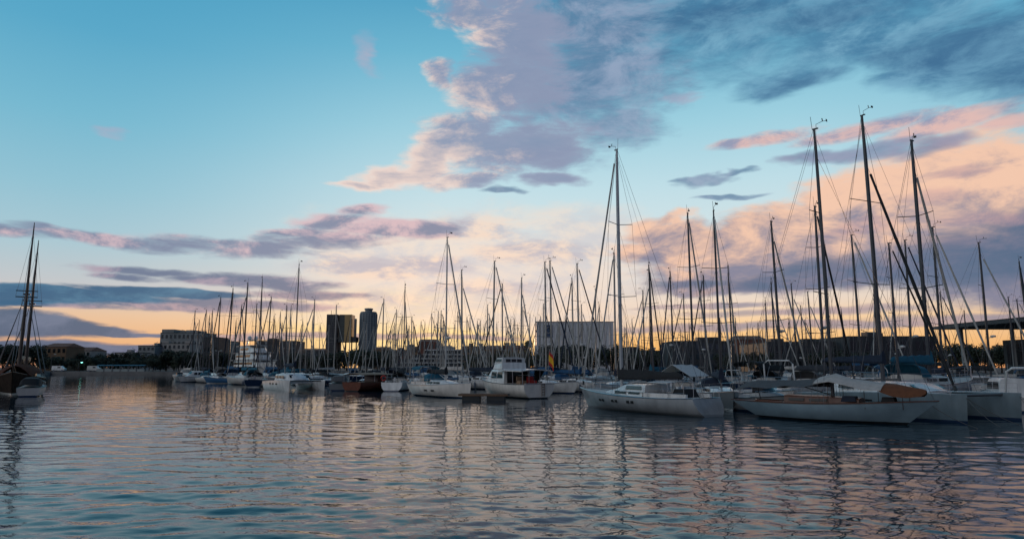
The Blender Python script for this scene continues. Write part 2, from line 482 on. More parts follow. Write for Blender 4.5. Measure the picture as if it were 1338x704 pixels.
# ------------------------------------------------------------------ water: real waves near, ripples everywhere
def build_water():
    rng = np.random.default_rng(7)
    th = np.concatenate([np.linspace(-75, -46, 40)[:-1], np.linspace(-46, 46, 860), np.linspace(46, 75, 40)[1:]])
    rr = [2.5]
    while rr[-1] < 700: rr.append(rr[-1] * 1.0066)
    rr = np.array(rr); th = np.radians(th)
    RR, TH = np.meshgrid(rr, th, indexing='ij')
    X = (RR * np.sin(TH)).ravel(); Y = (RR * np.cos(TH)).ravel(); D = RR.ravel()
    Z = np.zeros_like(X)
    lams = np.exp(rng.uniform(math.log(0.24), math.log(2.6), 130))
    lams = np.concatenate([lams, [4.5, 6.0, 7.5, 9.0]])
    gust = 1.0 + 0.0 * X                       # calm slicks and ruffled patches
    for _ in range(9):
        a = rng.uniform(0, 6.28); kk = 2 * math.pi / rng.uniform(9, 34)
        gust += 0.13 * np.sin(kk * (0.45 * X * math.cos(a) + Y * math.sin(a)) + rng.uniform(0, 6.28))
    gust = np.clip(gust, 0.35, 1.7)
    for i, l in enumerate(lams):
        k = 2 * math.pi / l
        a = rng.normal(0, R(32) if l < 3.5 else R(14)) + R(6)
        slope = 0.0088 * min(1.0, (l / 0.45) ** 0.4) * (1.0 if l < 1.2 else (1.2 / l) ** 0.8)
        fade = np.clip((l / (D * 0.0066 * 1.7) - 1.0), 0, 1)
        ph = rng.uniform(0, 6.28)
        q = k * (X * math.sin(a) + Y * math.cos(a)) + ph
        # crests a little sharper than troughs; gusts modulate each train
        g = 0.75 + 0.45 * np.sin(X * rng.uniform(-.25, .25) + Y * rng.uniform(-.12, .12) + rng.uniform(0, 6))
        Z += slope / k * fade * g * (gust if l < 1.6 else 1.0) * (np.sin(q) + 0.18 * np.cos(2 * q))
    n, m = len(rr), len(th)
    co = np.empty((n * m, 3), np.float32); co[:, 0] = X; co[:, 1] = Y; co[:, 2] = Z
    idx = np.arange(n * m).reshape(n, m)
    q = np.stack([idx[:-1, :-1], idx[:-1, 1:], idx[1:, 1:], idx[1:, :-1]], -1).reshape(-1, 4)[:, ::-1]
    me = bpy.data.meshes.new('water')
    me.vertices.add(n * m); me.vertices.foreach_set('co', co.ravel())
    me.loops.add(q.size); me.loops.foreach_set('vertex_index', q.ravel().astype(np.int32))
    me.polygons.add(len(q))
    me.polygons.foreach_set('loop_start', np.arange(0, q.size, 4, dtype=np.int32))
    me.polygons.foreach_set('use_smooth', np.ones(len(q), bool))
    me.update(calc_edges=True)
    m_ = bpy.data.materials.new('harbour water'); m_.use_nodes = True
    nt = m_.node_tree; b = nt.nodes['Principled BSDF']
    b.inputs['Base Color'].default_value = (0.002, 0.028, 0.045, 1)
    b.inputs['Roughness'].default_value = 0.02
    b.inputs['IOR'].default_value = 1.29
    c = nt.nodes.new('ShaderNodeTexCoord')
    last = None
    for sc, sy, st, dist in ((0.9, 2.2, 0.13, 0.06), (3.6, 2.0, 0.30, 0.011)):
        mp = nt.nodes.new('ShaderNodeMapping'); mp.inputs[3].default_value = (1, sy, 1); mp.inputs[2].default_value = (0, 0, R(6))
        nt.links.new(c.outputs['Object'], mp.inputs[0])
        nn = nt.nodes.new('ShaderNodeTexNoise'); nn.inputs['Scale'].default_value = sc; nn.inputs['Detail'].default_value = 3
        nn.inputs['Roughness'].default_value = 0.5
        nt.links.new(mp.outputs[0], nn.inputs['Vector'])
        bp = nt.nodes.new('ShaderNodeBump'); bp.inputs['Strength'].default_value = st; bp.inputs['Distance'].default_value = dist
        nt.links.new(nn.outputs[0], bp.inputs['Height'])
        if last: nt.links.new(last.outputs[0], bp.inputs['Normal'])
        last = bp
    nt.links.new(last.outputs[0], b.inputs['Normal'])
    me.materials.append(m_)
    o = bpy.data.objects.new('water', me); COL.objects.link(o)
    o['kind'] = 'structure'
    return o


build_water()

# land beyond the basin: one sheet with a quay wall along its edge
edge = [(-1500, 60), (-150, 95), (-185, 272), (-60, 276), (-10, 272), (10, 210), (62, 200), (74, 134), (79, 60), (190, 30), (1500, 20)]
far = [(3500, 4500), (-3500, 4500)]
g_ = MB()
top = [(x, y, 1.35) for x, y in edge + far]
g_.add(top, [tuple(range(len(top)))], 0)
for (x0, y0), (x1, y1) in zip(edge[:-1], edge[1:]):
    g_.add([(x0, y0, -1), (x1, y1, -1), (x1, y1, 1.346), (x0, y0, 1.346)], [(0, 1, 2, 3)], 1)
ground = g_.build('ground', [mat('paved ground', (0.06, 0.058, 0.055), 0.9, var=0.3, vscale=0.05), CONC], smooth=False)
ground['kind'] = 'structure'


# ------------------------------------------------------------------ boats: local frame +X to the bow, Z = 0 at the water
class Hull:
    """a lofted hull: stations from the stern (t = 0) to the bow (t = 1)"""
    def __init__(s, L, B, fb=(1.3, 1.0, 1.1), bow=0.8, stern=0.4, transom=0.7, depth=0.45, full=2.4, sternpow=1.0, wide=0.42):
        s.L, s.B, s.fb, s.bow, s.stern, s.tr, s.depth, s.full, s.sp, s.wide = L, B, fb, bow, stern, transom, depth, full, sternpow, wide

    def beam(s, t):
        w = s.wide
        if t < w: return s.B / 2 * (s.tr + (1 - s.tr) * math.sin(t / w * math.pi / 2))
        return s.B / 2 * max(0.012, 1 - ((t - w) / (1 - w)) ** s.full)

    def sheer(s, t):
        fbow, fmid, fst = s.fb
        return fst * 2 * (t - .5) * (t - 1) + fmid * 4 * t * (1 - t) + fbow * 2 * t * (t - .5)

    def pt(s, t, z, side=1):
        sh = s.sheer(t); k = (z + s.depth) / (sh + s.depth)
        k = min(max(k, 0.0), 1.0)
        p = 2.9 - 1.5 * t ** 3
        w = s.beam(t) * (1 - (1 - k) ** p)
        q = (z + s.depth * 0.6) / (s.fb[0])
        qs = (z + s.depth * 0.6) / (s.fb[2])
        x = -s.L / 2 + s.stern + (s.L - s.stern - s.bow) * t
        x += s.bow * (max(q, -0.6) ** 1 if q > 0 else q * 0.8) * t ** 3
        x -= s.stern * qs * (1 - t) ** 3
        return Vector((x, side * w, z))

    def deckpt(s, t, y=0.0, dz=0.0):
        p = s.pt(t, s.sheer(t)); b = max(p.y, 0.001)
        return Vector((p.x, y * p.y, p.z + 0.06 * (1 - y * y) * min(1, b) + dz))

    def build(s, parent, side_m, stripe_m=BOTTOM, rail_m=None, deck_m=DECK, stations=17, rubrail=None):
        ts = [(i / (stations - 1)) for i in range(stations)]
        mb = MB(); rings = []
        for t in ts:
            sh = s.sheer(t)
            zs = [-s.depth, -s.depth * .55, -0.06, 0.06, 0.13] + [0.13 + (sh - 0.13) * k for k in (0.3, 0.62, 0.88, 1.0)]
            half = [s.pt(t, z) for z in zs]
            rings.append([Vector((p.x, -p.y, p.z)) for p in reversed(half)] + half[1:])
        n = len(rings[0]); vs = [p for r in rings for p in r]; fs = []; mi = []
        hz = (n - 1) // 2
        for i in range(len(rings) - 1):
            for k in range(n - 1):
                fs.append((i * n + k, (i + 1) * n + k, (i + 1) * n + k + 1, i * n + k + 1))
                lvl = min(abs(k - hz), abs(k + 1 - hz))
                mi.append(2 if lvl < 2 else (1 if lvl in (2, 3) else 0))
        # transom, as strips that follow the section
        for k in range(hz):
            fs.append((k, k + 1, n - 2 - k, n - 1 - k) if k + 1 < hz else (k, hz, n - 1 - k))
            lvl = hz - k - 1
            mi.append(2 if lvl < 2 else (1 if lvl in (2, 3) else 0))
        mb.add(vs, fs, mi)
        h = mb.build('hull', [side_m, stripe_m, BOTTOM], parent, angle=40)
        d = MB()
        grid = [[s.deckpt(t, y, -0.012) for y in (-0.985, -0.5, 0, 0.5, 0.985)] for t in ts]
        fs = []
        for i in range(len(ts) - 1):
            for j in range(4):
                fs.append((i * 5 + j, (i + 1) * 5 + j, (i + 1) * 5 + j + 1, i * 5 + j + 1))
        d.add([p for r in grid for p in r], fs)
        d.build('deck', deck_m, parent)
        if rail_m or rubrail:
            r = MB()
            for sd in (-1, 1):
                r.tube([s.pt(t, s.sheer(t), sd) + Vector((0, sd * 0.004, 0.02)) for t in ts], 0.035, 5)
            r.build('toe_rail', rail_m or rubrail, parent)
        return h


def trunk(mb, secs, mi=0):
    """a deckhouse as a loft: secs = (x, half width at foot, half width at roof, z foot, z roof)"""
    rings = []
    for x, wb, wt, zb, zt in secs:
        c = 0.16 * min(1, (zt - zb))
        rings.append([(x, -wb, zb), (x, -wb + (wb - wt) * .85, zt - c), (x, -wt + c * .5, zt), (x, 0, zt + 0.05), (x, wt - c * .5, zt), (x, wb - (wb - wt) * .85, zt - c), (x, wb, zb)])
    mb.loft(rings, mi, True, True)


def wall_panel(mb, a, b, z0, z1, out, w0, w1, th=0.012, lean=0.0, skew=0.0):
    """a dark pane on a deckhouse side between x = a and b at half width w; out = +1 / -1 side"""
    y0, y1 = out * (w0 + th), out * (w1 + th)
    l = out * lean
    vs = [(a, y0, z0), (b, y1, z0), (b - skew, y1 - l, z1), (a + skew, y0 - l, z1)]
    vs += [(x, y - out * 0.05, z) for x, y, z in vs]
    fs = [(0, 1, 2, 3), (7, 6, 5, 4), (0, 4, 5, 1), (1, 5, 6, 2), (2, 6, 7, 3), (3, 7, 4, 0)]
    if out > 0: fs = [tuple(reversed(f)) for f in fs]
    mb.add(vs, fs)


def rails(hull, parent, z=0.62, posts=6, t0=0.06, t1=0.9, r=0.014, n=4):
    """stanchions with two lifelines, a pulpit over the bow and a pushpit round the stern"""
    g = MB()
    for sd in (-1, 1):
        ts = [t0 + (t1 - t0) * i / posts for i in range(posts + 1)]
        pts = [hull.deckpt(t, sd * 0.95) for t in ts]
        for p in pts: g.tube([p, p + Vector((0, 0, z))], r, n)
        for k in (0.55, 1.0):
            g.tube([p + Vector((0, 0, z * k)) for p in pts], r * 0.6, 3, cap=False)
    g.build('guard_rail', STEEL, parent)
    p_ = MB()
    b0 = [hull.deckpt(t, sd * .95, z) for t, sd in ((t1, -1), (0.97, -.8))]
    b1 = [hull.deckpt(t, sd * .95, z) for t, sd in ((0.97, .8), (t1, 1))]
    nose = hull.deckpt(1.0, 0, z + .05) + Vector((0.1, 0, 0))
    p_.tube(b0 + [nose] + b1, r * 1.3, n)
    for q in b0 + b1: p_.tube([q, q - Vector((0.05, 0, z))], r * 1.2, n)
    s0 = hull.deckpt(t0, -.95, z); s1 = hull.deckpt(0, -.9, z); s2 = hull.deckpt(0, .9, z); s3 = hull.deckpt(t0, .95, z)
    p_.build('pulpit', STEEL, parent)
    p_ = MB()
    p_.tube([s0, s1, s2, s3], r * 1.3, n)
    for q in (s1, s2): p_.tube([q, q - Vector((0, 0, z))], r * 1.2, n)
    p_.build('pushpit', STEEL, parent)


def spar_set(root, hull, mx, H, mastr=0.085, mastm=ALU, nspread=2, jib=None, jibr=0.07, cover=CV_NAVY, coverh=0.42, boomz=None, booml=None,
             foot_t=0.985, back_t=0.02, full=True, frac=1.0, radar=False, uv=None, mast_name='mast', stay_foot=None, rnd=None, boom=True, mizzen=False):
    """mast, spreaders, standing rigging, furled headsail, boom under its sail cover"""
    rnd = rnd or random.Random(1)
    z0 = hull.sheer(0.5) * 0.6
    m = MB()
    m.tube([(mx, 0, z0), (mx, 0, H * .55), (mx - 0.02, 0, H * 0.86), (mx - 0.05, 0, H)], [mastr, mastr, mastr * .9, mastr * .62], 8, flat=1.0)
    mast = m.build(mast_name, mastm, root)
    # masthead gear
    w = MB()
    w.box((mx + 0.02, 0, H + 0.03), (0.34, 0.09, 0.07))
    w.tube([(mx - .16, 0, H), (mx - .22, 0, H + 0.85)], 0.014, 4)
    w.tube([(mx + .08, 0, H + .03), (mx + .08, 0, H + .3), (mx + .45, .08, H + .42), (mx + .62, .12, H + .40)], 0.016, 4)
    w.box((mx + .66, .13, H + .42), (.02, .18, .14)); w.tube([(mx + .45, .08, H + .42), (mx + .42, .07, H + .6)], .03, 4)
    w.build('wind_vane', BLACKP, mast)
    half = max(0.6, hull.B * 0.36)
    sp = [H * k for k in ((0.42, 0.70) if nspread == 2 else (0.55,) if nspread == 1 else (0.33, 0.56, 0.78))]
    tips = []
    for i, z in enumerate(sp):
        b = MB(); l = half * (1 - 0.16 * i)
        b.tube([(mx - .28, -l, z + .1), (mx, 0, z), (mx - .28, l, z + .1)], 0.028, 5)
        b.build('spreader', mastm, mast)
        tips.append((z + .1, l))
    g = MB(); wr = 0.012
    cp_x = mx - 0.35
    tj = (mx + hull.L / 2) / hull.L
    for sd in (-1, 1):
        base = hull.deckpt(min(max(tj - .03, 0), 1), sd * 0.92)
        path = [base] + [Vector((mx - .28, sd * l, z)) for z, l in tips] + [Vector((mx, 0, H * 0.985))]
        g.tube(path, wr, 3, cap=False)
        g.tube([base + Vector((.25, -sd * .08, 0)), Vector((mx, 0, sp[0] - .05))], wr, 3, cap=False)
        if full:
            g.tube([base + Vector((-.45, 0, 0)), Vector((mx, 0, sp[0] - .1))], wr, 3, cap=False)
            if len(tips) > 1: g.tube([Vector((mx - .28, sd * tips[0][1], tips[0][0])), Vector((mx, 0, sp[1]))], wr * .8, 3, cap=False)
    bk = hull.deckpt(back_t, 0)
    if not mizzen: g.tube([bk, Vector((mx - .1, 0, H))], wr, 3, cap=False)
    ft = Vector(stay_foot) if stay_foot else hull.deckpt(foot_t, 0, 0.05)
    hd = Vector((mx + .06, 0, H * 0.99 * frac))
    if not mizzen: g.tube([ft, hd], wr, 3, cap=False)
    if full:
        g.tube([Vector((mx - .1, .05, 1.6)), Vector((mx - .06, .03, H))], wr * .9, 3, cap=False)
        g.tube([Vector((mx + .12, -.05, 1.6)), Vector((mx + .06, -.03, H))], wr * .9, 3, cap=False)
        g.tube([hull.deckpt(.9, .3), Vector((mx + .08, 0.02, H * .96))], wr * .8, 3, cap=False)
    g.build('rigging', WIRE, root)
    if jib:
        j = MB()
        n = 14; d = hd - ft
        a, e = 0.035, 0.955
        pts = [ft + d * (a + (e - a) * i / n) for i in range(n + 1)]
        rad = [jibr * (0.55 + 0.6 * math.sin(min(1, i / n * 2.2) * 1.57) * (1 - 0.62 * (i / n))) * (1 + .07 * math.sin(i * 2.3)) for i in range(n + 1)]
        j.tube(pts, rad, 7)
        jo = j.build('furled_jib', jib, root)
        dr = MB(); dr.tube([ft + d * .012, ft + d * .028], [.11, .09], 8); dr.build('furling_drum', BLACKP, jo)
    if boom:
        bz = boomz or hull.sheer(.4) + 1.15
        bl = booml or hull.L * 0.36
        b = MB(); b.tube([(mx - .1, 0, bz), (mx - bl, 0, bz + .12)], [.07, .06], 7)
        b.tube([(mx - .1, 0, bz - .5), (mx - bl * .33, 0, bz - .03)], .03, 5)
        b.tube([(mx - bl, 0, bz + .1), (mx - .08, 0, H * .98)], .010, 3, cap=False)
        b.tube([(mx - bl * .85, 0, bz + .05), (mx - bl * .8, 0, hull.sheer(.2) + .1)], .03, 4)
        bo = b.build('boom', mastm, root)
        if cover:
            c = MB(); rings = []
            nn = 16
            for i in range(nn + 1):
                k = i / nn
                x = mx + .16 - (bl + .1) * k
                h = coverh * (1 - .62 * k) * (1 + .10 * math.sin(i * 1.9 + rnd.random()) + .06 * rnd.uniform(-1, 1)) + .07
                if i == 0: h *= 1.5
                wd = .13 + .10 * (1 - k) + .02 * math.sin(i * 2.7)
                z = bz + .06 + .12 * k
                if i == nn: h, wd = .05, .05
                rings.append([(x, wd * math.cos(q) * (1 - .3 * max(0, math.sin(q))), z + (h if math.sin(q) > 0 else .13) * math.sin(q)) for q in [2 * math.pi * a / 10 for a in range(10)]])
            c.loft(rings)
            c.build('sail_cover', cover, bo)
    if radar:
        r = MB(); rz = H * .36
        r.lathe([(0.02, -.1), (.24, -.08), (.27, 0), (.24, .1), (.05, .14)], (mx + .5, 0, rz), 12)
        r.box((mx + .25, 0, rz - .12), (.5, .12, .05))
        r.build('radar_dome', OLDWHITE, mast)
    return mast


def hoop_cover(root, name, m, xs, w, z0, h, drop=0.0, open_=False):
    """canvas stretched over hoops (sprayhood, bimini): xs = list of (x, height factor)"""
    grid = []
    for x, k in xs:
        row = []
        for a in range(9):
            q = math.pi * a / 8
            row.append((x, -w * math.copysign(abs(math.cos(q)) ** .55, math.cos(q)), z0 + h * k * max(0.0, math.sin(q)) ** .55))
        grid.append(row)
    mb = MB(); mb.sheet(grid, 0.025)
    return mb.build(name, m, root)


def yacht(label, L=11.5, B=3.6, H=16.0, hullm=WHITE, stripe=NAVY, cover=CV_NAVY, jib=SAILC, hood=CV_NAVY, bim=None, mastm=ALU, rich=True,
          radar=False, fb=(1.35, 1.05, 1.12), bow=.7, stern=.35, tr=.72, mx=None, nspread=2, jibr=.075, name='sailing_yacht', seed=1, mastr=.085,
          deck=DECK, dinghy=False, arch=False, frac=1.0, group=None, ports=0, fenders=True, coverh=.42, booml=None):
    rnd = random.Random(seed)
    root = thing(name, label, 'sailboat', group=group)
    h = Hull(L, B, fb, bow, stern, tr)
    hl = h.build(root, hullm, stripe, rail_m=(STEEL if rich else None), deck_m=deck, stations=17 if rich else 11)
    if mx is None: mx = L * .09
    zd = h.sheer(.5)
    c = MB(); w = B * .31
    trunk(c, [(-L * .13, w, w * .86, zd - .05, zd + .50), (L * .02, w, w * .82, zd - .05, zd + .46), (L * .16, w * .86, w * .66, zd - .05, zd + .36), (L * .27, w * .5, w * .3, zd - .05, zd + .08)])
    cb = c.build('cabin', WHITE if hullm is not OLDWHITE else OLDWHITE, root)
    if rich:
        for sd in (-1, 1):
            for a, b in ((-.11, -.02), (0.0, .10)):
                q = MB(); wall_panel(q, a * L, b * L, zd + .14, zd + .33, sd, w * .965, w * (.955 if b < .05 else .88), lean=.04, skew=.05)
                q.build('cabin_window', GLASS, cb)
        # cockpit coamings and wheel
        k = MB()
        for sd in (-1, 1): k.box((-L * .29, sd * B * .28, zd + .12), (L * .30, .18, .3))
        k.build('coaming', WHITE, root)
        wl = MB(); pr = [(-L * .36 + .03 * math.sin(0), .45 * math.cos(q), zd + .62 + .45 * math.sin(q)) for q in [2 * math.pi * i / 14 for i in range(15)]]
        wl.tube(pr, .02, 4); wl.box((-L * .345, 0, zd + .3), (.14, .2, .75))
        wl.build('wheel', STEEL, root)
        rails(h, root)
        for i in range(ports):
            for sd in (-1, 1):
                t = .42 + .12 * i
                q = MB(); a = h.pt(t, zd * .55, sd); b = h.pt(t + .05, zd * .55, sd)
                wall_panel(q, a.x, b.x, zd * .50, zd * .64, sd, abs(a.y) + .012, abs(b.y) + .012)
                q.build('porthole', PORT, hl)
    if hood:
        hoop_cover(root, 'sprayhood', hood, [(-L * .08, .15), (-L * .11, .85), (-L * .17, 1.0)], w * 1.02, zd + .42, .75)
    if bim:
        o = hoop_cover(root, 'bimini', bim, [(-L * .24, .92), (-L * .31, 1.0), (-L * .40, .93)], w * 1.1, zd + 1.55, .42)
        for sd in (-1, 1):
            f = MB(); f.tube([(-L * .245, sd * w * 1.09, zd + 1.6), (-L * .32, sd * w * 1.1, zd + .05), (-L * .395, sd * w * 1.09, zd + 1.6)], .016, 4)
            f.build('bimini_frame', STEEL, o)
    if dinghy:
        d = MB()
        d.tube([(-L * .47 - .45, -1.0, zd + .25), (-L * .47 - .45, .9, zd + .25), (-L * .47 - .15, 1.25, zd + .5), (-L * .47 + .1, .9, zd + .85), (-L * .47 + .1, -1.0, zd + .85)], .2, 8)
        d.build('tender', GREYHULL, root)
    if arch:
        a_ = MB(); xa = -L * .45
        a_.tube([(xa, -B * .36, zd), (xa - .15, -B * .35, zd + 1.7), (xa - .1, -B * .26, zd + 1.95), (xa - .1, B * .26, zd + 1.95), (xa - .15, B * .35, zd + 1.7), (xa, B * .36, zd)], .06, 6)
        a_.build('stern_arch', WHITE, root)
    spar_set(root, h, mx, H, mastr=mastr, mastm=mastm, nspread=nspread, jib=jib, jibr=jibr, cover=cover, full=rich, radar=radar, rnd=rnd, frac=frac, coverh=coverh, booml=booml)
    if rich and fenders:
        for i in range(3):
            t = .3 + .2 * i
            for sd in (-1, 1):
                q = h.pt(t, h.sheer(t), sd)
                f = MB(); f.lathe([(.02, -.72), (.1, -.66), (.12, -.35), (.1, -.1), (.02, -.03)], (q.x, q.y + sd * .13, q.z - .12), 8)
                f.tube([(q.x, q.y + sd * .12, q.z - .15), (q.x, q.y - sd * .02, q.z + .3)], .012, 3)
                f.build('fender', RUBBER, root)
    return root, h


def motor_boat(label, L=8.0, B=2.8, hullm=WHITE, cabin='open', canvas=None, name='motor_boat', fb=(1.25, .95, .9), group=None, stripe=NAVY, glass=GLASS):
    root = thing(name, label, 'motorboat', group=group)
    h = Hull(L, B, fb, bow=L * .12, stern=.1, transom=.88, full=2.6, wide=.5)
    hl = h.build(root, hullm, stripe, rubrail=BLACKP, stations=13)
    zd = h.sheer(.5); w = B * .36
    c = MB()
    if cabin == 'open':
        trunk(c, [(L * .02, w, w * .85, zd - .05, zd + .42), (L * .2, w * .85, w * .6, zd - .05, zd + .36), (L * .36, w * .4, w * .25, zd - .05, zd + .08)])
        cb = c.build('foredeck_cabin', hullm if hullm is not BLUEHULL else WHITE, root)
        g = MB()
        g.sheet([[(L * .10, -w * .7, zd + .40), (L * .14, 0, zd + .44), (L * .10, w * .7, zd + .40)], [(L * .0, -w * .72, zd + .95), (L * .03, 0, zd + .98), (L * .0, w * .72, zd + .95)]], .02)
        for sd in (-1, 1):
            g.sheet([[(L * .10, sd * w * .72, zd + .4), (-L * .08, sd * w * .9, zd + .35)], [(L * .0, sd * w * .74, zd + .95), (-L * .08, sd * w * .88, zd + .7)]], .02)
        g.build('windscreen', glass, cb)
    else:
        trunk(c, [(-L * .22, w, w * .9, zd - .05, zd + 1.25), (L * .08, w, w * .84, zd - .05, zd + 1.25), (L * .16, w * .9, w * .74, zd - .05, zd + .62), (L * .34, w * .4, w * .25, zd - .05, zd + .1)])
        cb = c.build('wheelhouse', WHITE, root)
        for sd in (-1, 1):
            for a, b in ((-.19, -.06), (-.04, .07)):
                g = MB(); wall_panel(g, a * L, b * L, zd + .55, zd + 1.02, sd, w * .985, w * .985, lean=.06, skew=.05)
                g.build('side_window', glass, cb)
        g = MB(); a = Vector((L * .155, 0, zd + .68)); b = Vector((L * .095, 0, zd + 1.16))
        g.sheet([[a + Vector((.02, -w * .66, .02)), a + Vector((.02, w * .66, .02))], [b + Vector((.02, -w * .66, .02)), b + Vector((.02, w * .66, .02))]], .012)
        g.build('windscreen', glass, cb)
        m = MB(); m.tube([(-L * .05, 0, zd + 1.3), (-L * .06, 0, zd + 2.3)], .025, 5); m.build('antenna', STEEL, cb)
    if canvas:
        hoop_cover(root, 'cockpit_cover', canvas, [(-L * .05, .9), (-L * .2, 1.0), (-L * .38, .85), (-L * .46, .2)], w * 1.05, zd + .1, .95)
    else:
        s = MB(); s.box((-L * .40, 0, zd - .02), (.5, B * .7, .4)); s.build('stern_seat', WHITE, root)
    r = MB()
    ts = [.55 + .09 * i for i in range(6)]
    pts = [h.deckpt(t, -.9) for t in ts] + [h.deckpt(t, .9) for t in reversed(ts)]
    for p in pts: r.tube([p, p + Vector((0, 0, .4))], .013, 4)
    r.tube([p + Vector((0, 0, .4)) for p in pts], .016, 4)
    r.build('bow_rail', STEEL, root)
    return root, h


# ------------------------------------------------------------------ the boats of the front row
def place(o, x, y, rz): o.location = (x, y, 0); o.rotation_euler = (0, 0, rz); return o


def catamaran(label, L, span, H, hullm, mx, heading_jib, big=True, hw=.62, fb=1.5, mastr=.10, radar=False, stay_y=0.0, jibr=.13, frac=1.0):
    """two narrow hulls, bridge deck, crossbeam and net; span = hull centre to hull centre"""
    root = thing('catamaran', label, 'catamaran')
    h = Hull(L, hw * 2, (fb, fb - .05, fb - .25), bow=.12, stern=.5, transom=.8, depth=.4, full=3.2, wide=.5)
    n0 = set(COL.objects)
    for sd in (-1, 1):
        hl = h.build(root, hullm, NAVY if big else hullm, deck_m=DECK)
        dk = [o for o in root.children if o.name.split('.')[0] == 'deck'][-1]
        hl.location.y = sd * span / 2; dk.location.y = sd * span / 2
        for t in (.34, .46, .60):
            q = MB(); a = h.pt(t, fb * .62, sd); b = h.pt(t + .06, fb * .62, sd)
            wall_panel(q, a.x, b.x, fb * .56, fb * .70, sd, abs(a.y) + .012, abs(b.y) + .012)
            o = q.build('porthole', PORT, hl)
    b = MB(); b.box((-L * .08, 0, fb * .78), (L * .62, span - hw * .6, .34))
    b.build('bridge_deck', hullm, root)
    cx = MB(); w = span * .5 * .78
    k_ = .62 if big else 1.0
    trunk(cx, [(-L * .34, w * .9, w * .84, fb - .1, fb + .72 * k_), (-L * .05, w, w * .86, fb - .1, fb + .86 * k_), (L * .12, w * .92, w * .66, fb - .1, fb + .74 * k_), (L * .215, w * .7, w * .4, fb - .1, fb + .04)])
    cb = cx.build('saloon', WHITE, root)
    for sd in (-1, 1):
        for k in range(3):
            a = -L * .28 + k * L * .125
            q = MB(); wall_panel(q, a, a + L * .10, fb + .22 * k_, fb + .55 * k_, sd, w * .985, w * .985, lean=.05, skew=.05); q.build('saloon_window', GLASS, cb)
    for k in range(4):
        y = (k - 1.5) * w * .36
        q = MB()
        q.sheet([[(L * .175, y - w * .15, fb + .30 * k_), (L * .175, y + w * .15, fb + .30 * k_)], [(L * .135, y - w * .14, fb + .66 * k_), (L * .135, y + w * .14, fb + .66 * k_)]], .03)
        q.build('saloon_window', GLASS, cb)
    c = MB(); c.tube([(L * .42, -span / 2, fb - .1), (L * .42, span / 2, fb - .1)], .09, 8); c.tube([(L * .42, 0, fb - .1), (L * .16, 0, fb - .12)], .06, 6)
    c.build('crossbeam', ALU, root)
    nt_ = MB()
    for i in range(15):
        y = -span / 2 + hw * .5 + (span - hw) * i / 14
        nt_.tube([(L * .42, y, fb - .08), (L * .20, y, fb - .08)], .012, 3, cap=False)
    for i in range(10):
        x = L * (.2 + .022 * i); nt_.tube([(x, -span / 2 + hw * .4, fb - .075), (x, span / 2 - hw * .4, fb - .075)], .012, 3, cap=False)
    nt_.build('trampoline', CV_BLACK, root)
    g = MB()
    for sd in (-1, 1):
        ps = [Vector((L * (-.42 + .125 * i), sd * (span / 2 + hw * .8), fb - .08)) for i in range(8)]
        for p in ps: g.tube([p, p + Vector((0, 0, .62))], .014, 4)
        for k in (.34, .62): g.tube([p + Vector((0, 0, k)) for p in ps], .009, 3, cap=False)
    g.build('guard_rail', STEEL, root)
    hp = Hull(L, span, (fb, fb, fb))
    spar_set(root, hp, mx, H, mastr=mastr, mastm=ALU if not big else ALUD, nspread=2, jib=heading_jib, jibr=jibr, cover=CV_NAVY, booml=L * .42, boomz=fb + 1.75, radar=radar, frac=frac,
             stay_foot=(L * .42, stay_y, fb))
    return root


# twin-masted wooden ketch at the left edge, seen from the bow
ship = thing('wooden_ketch', 'old two-masted wooden ship with dark raked masts and a brown cover over its deck', 'sailing ship')
hk = Hull(20, 5.0, (2.5, 1.7, 2.1), bow=1.6, stern=1.3, transom=.6, depth=.9, full=2.2)
hk.build(ship, mat('weathered dark planking', (.035, .022, .016), .9, var=.4, vscale=2, spec=.1), OLDWHITE, rail_m=TEAK, deck_m=TEAK)
sp_ = MB(); sp_.tube([(7.5, 0, 2.5), (12.5, 0, 3.7)], [.16, .07], 8); sp_.build('bowsprit', SPRUCE, ship)
cov = [[(x, y * k, 1.9 + hgt - .95 * (abs(y) / 2.2) ** 1.7 + .05 * math.sin(x * 3 + y)) for y in (-2.3, -1.5, -.7, 0, .7, 1.5, 2.3)] for x, k, hgt in
       ((7.0, .62, 1.25), (5, .85, 1.5), (2.5, 1.0, 1.45), (0, 1.02, 1.6), (-3, 1.0, 1.4), (-6, .9, 1.5))]
cv = MB(); cv.sheet(cov, .04); cv.build('deck_cover', mat('rust brown canvas', (0.10, 0.036, 0.022), 0.95, var=0.3, vscale=2, spec=.1, bump=.5, bscale=6), ship)
dh = MB(); dh.box((-5.5, 0, 2.4), (3.6, 2.6, 1.6), taper=.94); d_ = dh.build('deckhouse', TEAK, ship)
for sd in (-1, 1):
    for x in (-6.4, -5.4, -4.4):
        q = MB(); q.box((x, sd * 1.275, 2.55), (.6, .06, .5)); q.build('deckhouse_window', GLASS, d_)
